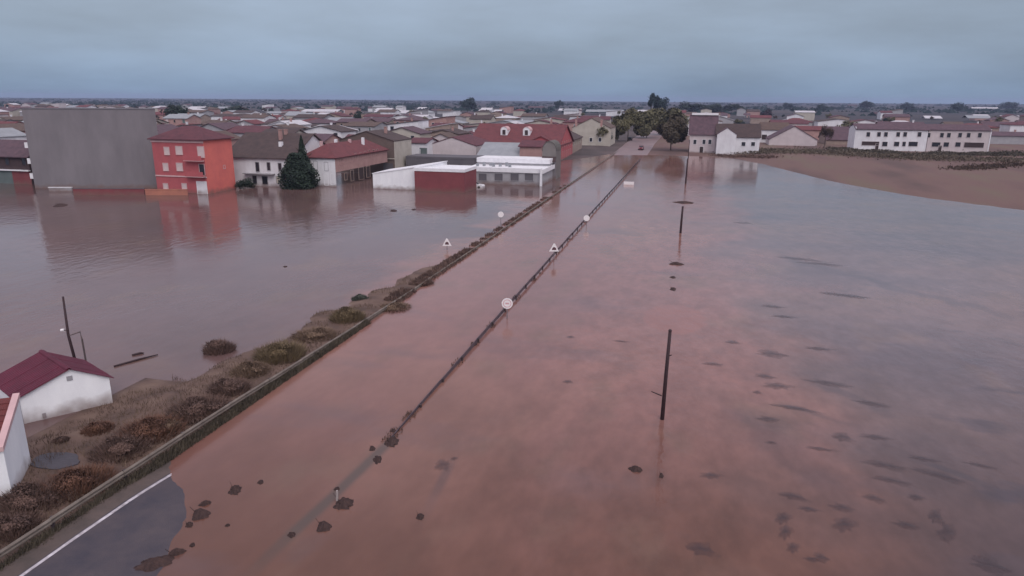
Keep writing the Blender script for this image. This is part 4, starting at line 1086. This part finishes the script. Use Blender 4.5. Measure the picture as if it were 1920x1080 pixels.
obj('step_iron', MB().tube([(.1, 0, h1 * .72), (.3, -.03, h1 * .74)], [.04, .03], 6), p1, m=WOOD_D)
pole('second dark pole from the camera in the right hand flood', 98.5, -.6, top_z(1276, 440, 390), (.08, 0), .17, .13)
pole('third grey pole from the camera, far across the right flood', 160, -.6, 5.4, (.06, 0), .18, .14)
pole('farthest thin pole near the houses beside road entrance', 225, -.6, 6.0, (.05, 0), .12, .09)
# leaning pole behind the shed
xb, yb_ = on_level(150, 700)
r = thing('leaning_pole', 'dark leaning pole with white insulator behind the white shed', 'pole', (xb, yb_, 0), 0)
d = ray(118, 556); kk = math.hypot(xb, yb_) / math.hypot(d.x, d.y); tp = Vector((d.x * kk - xb, d.y * kk - yb_, HC + d.z * kk))
d = ray(128, 628); md = Vector((d.x * kk - xb, d.y * kk - yb_, HC + d.z * kk))
obj('pole', MB().tube([(0, 0, -1), tuple(md), tuple(tp)], [.10, .085, .06], 10), r, m=WOOD_D, smooth=True)
obj('insulator', MB().tube([tuple(md + Vector((-.42, 0, .32))), tuple(md + Vector((-.2, 0, .34)))], [.09, .09], 8), r, m=S_WHITE)
obj('insulator_arm', MB().tube([tuple(md + Vector((-.22, 0, .34))), tuple(md + Vector((0, 0, .3)))], [.03, .03], 6), r, m=WOOD_D)
d = ray(150, 622); q = Vector((d.x * kk - xb, d.y * kk - yb_, HC + d.z * kk))
obj('brace', MB().tube([(.55, 0, -1), tuple(q + Vector((.05, 0, -.5))), tuple(q), tuple(md + Vector((.05, 0, -.05)))], [.06, .055, .05, .03], 8), r, m=mat('grey_timber', (0.13, 0.10, 0.10), None, 2, .8))
def drift(label, px0, py0, px1, py1, rad):
    a_, b_ = Vector((*on_level(px0, py0), .03)), Vector((*on_level(px1, py1), .05))
    o = obj('driftwood', MB().tube([(0, 0, 0), tuple((b_ - a_) * .5 + Vector((.1, .15, .03))), tuple(b_ - a_)], [rad, rad * .9, rad * .4], 8), loc=tuple(a_), m=WOOD_D, smooth=True)
    tag(o, label, 'driftwood')
drift('long dark branch floating right of the white shed', 214, 688, 296, 666, .08)
drift('short dark stick floating beyond the long branch', 248, 667, 270, 663, .09)

# road signs
def sign_pole(r, z1): obj('pole', MB().tube([(0, .05, -1.0), (0, .05, z1)], [.04, .04], 8), r, m=mat('grey_sign_pole', (0.25, 0.22, 0.24), None, 2, .5, metal=.3))
def disc(rad, y0, y1, cz, N=28):
    return MB().prism([(rad * math.cos(k * 2 * math.pi / N), cz + rad * math.sin(k * 2 * math.pi / N)) for k in range(N)], y0, y1)
def ring(r0, r1, y0, y1, cz, N=28):
    q = MB()
    for k in range(N):
        a0, a1 = k * 2 * math.pi / N, (k + 1) * 2 * math.pi / N
        P = [(r0 * math.cos(a0), cz + r0 * math.sin(a0)), (r1 * math.cos(a0), cz + r1 * math.sin(a0)), (r1 * math.cos(a1), cz + r1 * math.sin(a1)), (r0 * math.cos(a1), cz + r0 * math.sin(a1))]
        q.prism(P, y0, y1)
    return q
def round_sign(label, px, pyc, s_, rad, detailed=True):
    t_, zc = at_s(px, pyc, s_)
    r = thing('road_sign', label, 'road sign', (*xy(s_, t_), 0), 0, 'road signs along the flooded road')
    sign_pole(r, zc + rad * .6)
    f = obj('sign_panel', disc(rad, -.012, .012, zc), r, m=S_WHITE)
    if detailed:
        obj('ring', ring(rad * .62, rad * .74, -.02, -.0125, zc), f, m=S_PINK)
        obj('bar_mark', MB().box(-rad * .32, rad * .32, -.02, -.0125, zc - rad * .14, zc + rad * .14), f, m=S_PINK)
def tri_pts(R, cz, k=1.0): return [(-R * .9 * k, cz - R * .55 * k), (R * .9 * k, cz - R * .55 * k), (.12 * R * k, cz + R * .95 * k), (-.12 * R * k, cz + R * .95 * k)]
def tri_sign(label, px, pyc, s_, R):
    t_, zc = at_s(px, pyc, s_)
    r = thing('road_sign', label, 'road sign', (*xy(s_, t_), 0), 0, 'road signs along the flooded road')
    sign_pole(r, zc)
    f = obj('sign_panel', MB().prism(tri_pts(R, zc), -.012, .012), r, m=S_WHITE)
    N = 10
    obj('pictogram', MB().prism([(-R * .42, zc - R * .28), (R * .42, zc - R * .28)] + [(R * .40 * math.cos(a_), zc - R * .22 + R * .5 * math.sin(a_)) for a_ in [k * math.pi / N for k in range(N + 1)]], -.02, -.0125), f, m=S_DARK)
round_sign('nearest round white road sign on the right guardrail', 951, 569, 54.2, .47)
tri_sign('white bordered triangular warning sign by the right guardrail', 1039, 466, 76.6, .62)
round_sign('farther round white road sign on the right guardrail', 1100, 409, 100.0, .44, False)
tri_sign('white bordered triangular warning sign in the water left of road', 838, 456, 79, .62)
round_sign('small round white road sign in the water left of road', 939, 402, 96.5, .42, False)

# white board washed up by the right guardrail, and another further back
x, y = on_level(1179, 346)
r = thing('white_board', 'white board lying in the water right of the far guardrail', 'board', (x, y, .05), RZ)
obj('board', MB().box(-1.1, 1.1, -.15, .15, -.1, .55), r, m=S_WHITE); obj('leg', MB().box(-.9, -.8, -.05, .05, -1, -.101), r, m=POST); obj('leg', MB().box(.8, .9, -.05, .05, -1, -.101), r, m=POST)

# ---- cars
def car(label, px, py, rz_, paint, dz=0.0):
    x, y = on_level(px, py); s_, t_ = st(x, y)
    r = thing('car', label, 'car', (x, y, max(0, gz(s_, t_)) + .06 + dz), rz_)
    b_ = MB().prism([(-2.1, .3), (2.1, .3), (2.15, .65), (1.9, .85), (.95, .95), (-2.0, .98), (-2.15, .6)], -.85, .85)
    obj('body', b_, r, m=paint)
    cb = obj('cabin', MB().prism([(.95, .952), (.35, 1.42), (-1.3, 1.45), (-1.9, .982)], -.74, .74), r, m=paint)
    for sgn in (-1, 1):
        obj('window', MB().poly([(.75, sgn * .745, .99), (.28, sgn * .745, 1.37), (-1.25, sgn * .745, 1.39), (-1.7, sgn * .745, 1.02)]), cb, m=GLASS_D)
    obj('windscreen', MB().poly([(.955, -.66, .965), (.955, .66, .965), (.375, .6, 1.41), (.375, -.6, 1.41)]), cb, m=GLASS_D)
    obj('rear_window', MB().poly([(-1.9, -.64, 1.0), (-1.33, -.6, 1.44), (-1.33, .6, 1.44), (-1.9, .64, 1.0)]), cb, m=GLASS_D)
    for cx in (-1.3, 1.3):
        for sgn in (-1, 1):
            obj('wheel', MB().tube([(cx, sgn * .72, .32), (cx, sgn * .9, .32)], [.32, .32], 14), r, m=TYRE)
    for sgn in (-1, 1): obj('headlight', MB().box(2.08, 2.17, sgn * .62 - .15, sgn * .62 + .15, .62, .76), r, m=S_WHITE)
car('dark red car alone on the wet road at the town entrance', 1202, 283, math.pi / 2 - YAW + math.pi, CAR_RED)
car('dark car parked under the olive trees left of the road end', 1181, 268, math.pi / 2 - YAW, CAR_DARK)
car('white car half drowned beside the long grey store', 889, 350, RZ, CAR_WHITE, -.45)
car('white car half drowned by the corner of the red store', 866, 352, RZ + .3, CAR_WHITE, -.5)

# ------------------------------------------------------------------ mud and debris in the flood
def clump_mesh(name, m_, seed, flat, twigs, rough_=1.0):
    rng = random.Random(seed); q = MB(); N, Rn = 36, 5
    off = rng.uniform(0, 50)
    def rad(a): return max(.38, .9 + .7 * rough_ * noise.noise(Vector((math.cos(a) * 1.3 + off, math.sin(a) * 1.3, 0))) + .32 * rough_ * noise.noise(Vector((math.cos(a) * 2.8 + off, math.sin(a) * 2.8, 2))))
    q.v.append((0, 0, flat))
    for i in range(1, Rn + 1):
        f = i / Rn
        for k in range(N):
            a = k * 2 * math.pi / N; x, y = f * rad(a) * math.cos(a), f * rad(a) * math.sin(a)
            q.v.append((x, y, flat * (1 - f ** 1.6 * 1.25) + flat * .45 * noise.noise(Vector((x * 3 + off, y * 3, 5)))))
    for k in range(N): q.f.append((0, 1 + k, 1 + (k + 1) % N))
    for i in range(Rn - 1):
        for k in range(N):
            a, b_ = 1 + i * N + k, 1 + i * N + (k + 1) % N; q.f.append((a, a + N, b_ + N, b_))
    for k in range(twigs):
        a = rng.uniform(0, 6.283); x, y = rng.uniform(-.7, .7), rng.uniform(-.7, .7); L = rng.uniform(.3, .8)
        q.tube([(x, y, 0), (x + math.cos(a) * L, y + math.sin(a) * L, flat * .9)], [.02, .012], 5)
    return q.mesh(name, m_, True)
CL = [clump_mesh('debris_clump', MUD, 10 + k, .2, 3, .5) for k in range(4)]
DEB = [(441, 919, 26, 18, 'dark mud clump alone on the flooded lane'), (489, 904, 12, 10, 'small dark clump right of the lone lane clump'),
       (376, 965, 36, 22, 'widest debris clump at the edge of bare asphalt'), (385, 945, 24, 8, 'thin dark stick clump above the asphalt edge debris'),
       (355, 984, 15, 11, 'small dark clump touching the bare asphalt corner'), (361, 1022, 10, 9, 'tiny clump on the mud line beside asphalt'),
       (330, 1038, 36, 10, 'dark mud line curving along the lower asphalt edge'), (290, 1058, 70, 24, 'broad dark mud patch on asphalt at bottom of photo'),
       (735, 829, 32, 20, 'dark clump caught at the near end of right guardrail'), (738, 808, 14, 7, 'small clump just past the right guardrail end'),
       (698, 841, 14, 12, 'small mud clump left of the guardrail end clump'), (708, 862, 18, 20, 'brown clump just before right guardrail end'),
       (645, 945, 44, 22, 'brown mud clump trailing before the right guardrail'), (632, 917, 12, 10, 'small dark clump with pale stake before right guardrail'),
       (607, 988, 32, 22, 'rusty mud clump farther before the right guardrail'), (547, 1003, 16, 12, 'grey green clump nearest camera on guardrail line'),
       (788, 969, 18, 13, 'small plum clump right of the sunken guardrail line'), (427, 985, 10, 6, 'tiny faint clump on the flooded lane near asphalt'),
       (1240, 892, 10, 12, 'small dark clump below the nearest pole'), (1192, 881, 30, 12, 'long dark clump left below the nearest pole'),
       (1262, 542, 14, 8, 'small dark clump beyond the nearest pole'), (1262, 520, 13, 6, 'smaller dark clump between nearest and second poles'), (1268, 495, 34, 6, 'thin dark drift line below the second pole'),
       (1283, 380, 44, 5, 'long thin drift line above the second pole'), (738, 395, 16, 6, 'dark floating clump before the bright white store'), (776, 393, 10, 5, 'small floating clump right of one before white store'),
       (113, 385, 24, 7, 'dark floating clump before the grey block'), (535, 500, 9, 4, 'speck of debris in open left flood'), (640, 636, 14, 9, 'dark clump in front of the far olive bush'), (595, 628, 22, 9, 'dark clump right of the big olive bush')]
def put(name, mesh_, px, py, wpx, hpx, label, group, z=.0, cat='debris'):
    x, y = on_level(px, py); zc = math.hypot(x, y, HC)
    o = obj(name, mesh_, loc=(x, y, z), rot=(0, 0, random.uniform(-.25, .25)))
    k = zc / F_PX; gr = HC / zc
    o.scale = (wpx / 2 * k, max(.12, hpx / 2 * k / gr), 1)
    o.rotation_euler[2] = -math.atan2(x, y) + random.uniform(-.1, .1)
    return tag(o, label, cat, group)
for k, (px, py, wpx, hpx, lab) in enumerate(DEB):
    s_, t_ = ST(px, py); z = max(0, rz_road(s_, t_)) if (-24 < t_ < -16 and s_ < 40) else 0
    o = put('debris_clump', CL[k % 4], px, py, wpx, hpx, lab, 'mud clumps and debris in the flood', z)
    o.scale.z = min(1.2, max(.35, wpx / 30))
x, y = on_level(631, 940)
tag(obj('stake', MB().tube([(0, 0, -.5), (.05, .02, .55)], [.06, .05], 8), loc=(x, y, 0), m=mat('pale_stake', (.4, .34, .33), None, 3, .7)), 'pale stake standing before the right guardrail end', 'stake')
CS = [clump_mesh('sodden_mat', MUD_S, 30 + k, .035, 0) for k in range(5)]
MATS_PX = [(1374, 642, 24, 9), (1338, 683, 30, 8), (1449, 664, 50, 16), (1535, 654, 36, 9), (1436, 706, 34, 10), (1458, 724, 36, 16), (1420, 736, 14, 9), (1555, 719, 62, 11), (1636, 757, 44, 10),
           (1487, 765, 70, 9), (1441, 786, 30, 12), (1446, 830, 15, 7), (1579, 820, 28, 20), (1641, 820, 34, 12), (1538, 842, 34, 9), (1333, 892, 28, 16), (1733, 861, 34, 10), (1762, 892, 60, 13),
           (1839, 873, 36, 7), (1660, 873, 52, 14), (1675, 902, 46, 12), (1487, 931, 42, 16), (1516, 955, 26, 12), (1468, 972, 18, 30), (1473, 998, 16, 34), (1487, 1027, 16, 24), (1579, 952, 30, 16), (1583, 984, 26, 34),
           (1718, 933, 18, 14), (1754, 969, 18, 30), (1776, 998, 20, 36), (1858, 1061, 46, 26), (1521, 1049, 18, 10), (1540, 1046, 24, 18), (1314, 1030, 44, 30), (1560, 551, 40, 6), (1600, 556, 50, 7), (1500, 486, 70, 6), (1540, 495, 60, 6),
           (1393, 418, 30, 4), (1070, 632, 14, 7), (1065, 716, 18, 9), (1165, 640, 32, 4), (830, 872, 22, 26), (852, 860, 12, 9), (1640, 935, 26, 14), (1700, 985, 30, 14), (1450, 575, 40, 6), (1470, 594, 32, 7)]
bk = {}
for q in MATS_PX:
    rowk = 0 if q[1] < 600 else 1 if q[1] < 730 else 2 if q[1] < 840 else 3 if q[1] < 910 else 4 if q[1] < 975 else 5
    bk.setdefault(rowk, []).append(q)
RN = ['farthest', 'fifth nearest', 'fourth nearest', 'third nearest', 'second nearest', 'nearest']
for rowk, lst in bk.items():
    for k, q in enumerate(sorted(lst)):
        lab = f'sodden crop mat, right hand flood, {"leftmost" if k == 0 else ORD[k] + " from left"} of the {RN[rowk]} band'
        o = put('sodden_mat', random.choice(CS), q[0], q[1], q[2] * 2.1, q[3] * 1.25, lab, 'sodden crop mats in the flooded field', -.012, 'crop debris')

# ------------------------------------------------------------------ haze
hz = MB().box(-5600, 5600, -500, 5990, -1.9, 34.0)
o = obj('haze', hz, rot=(0, 0, RZ)); o['kind'] = 'stuff'; tag(o, 'thin pale damp haze over the flooded plain', 'haze')
m = bpy.data.materials.new('damp_haze'); m.use_nodes = True
n, l = m.node_tree.nodes, m.node_tree.links
n.clear()
out = n.new('ShaderNodeOutputMaterial'); pv = n.new('ShaderNodeVolumePrincipled')
pv.inputs['Color'].default_value = (0.50, 0.58, 0.84, 1)
pv.inputs['Density'].default_value = 0.00014
l.new(pv.outputs[0], out.inputs['Volume'])
o.data.materials.append(m)
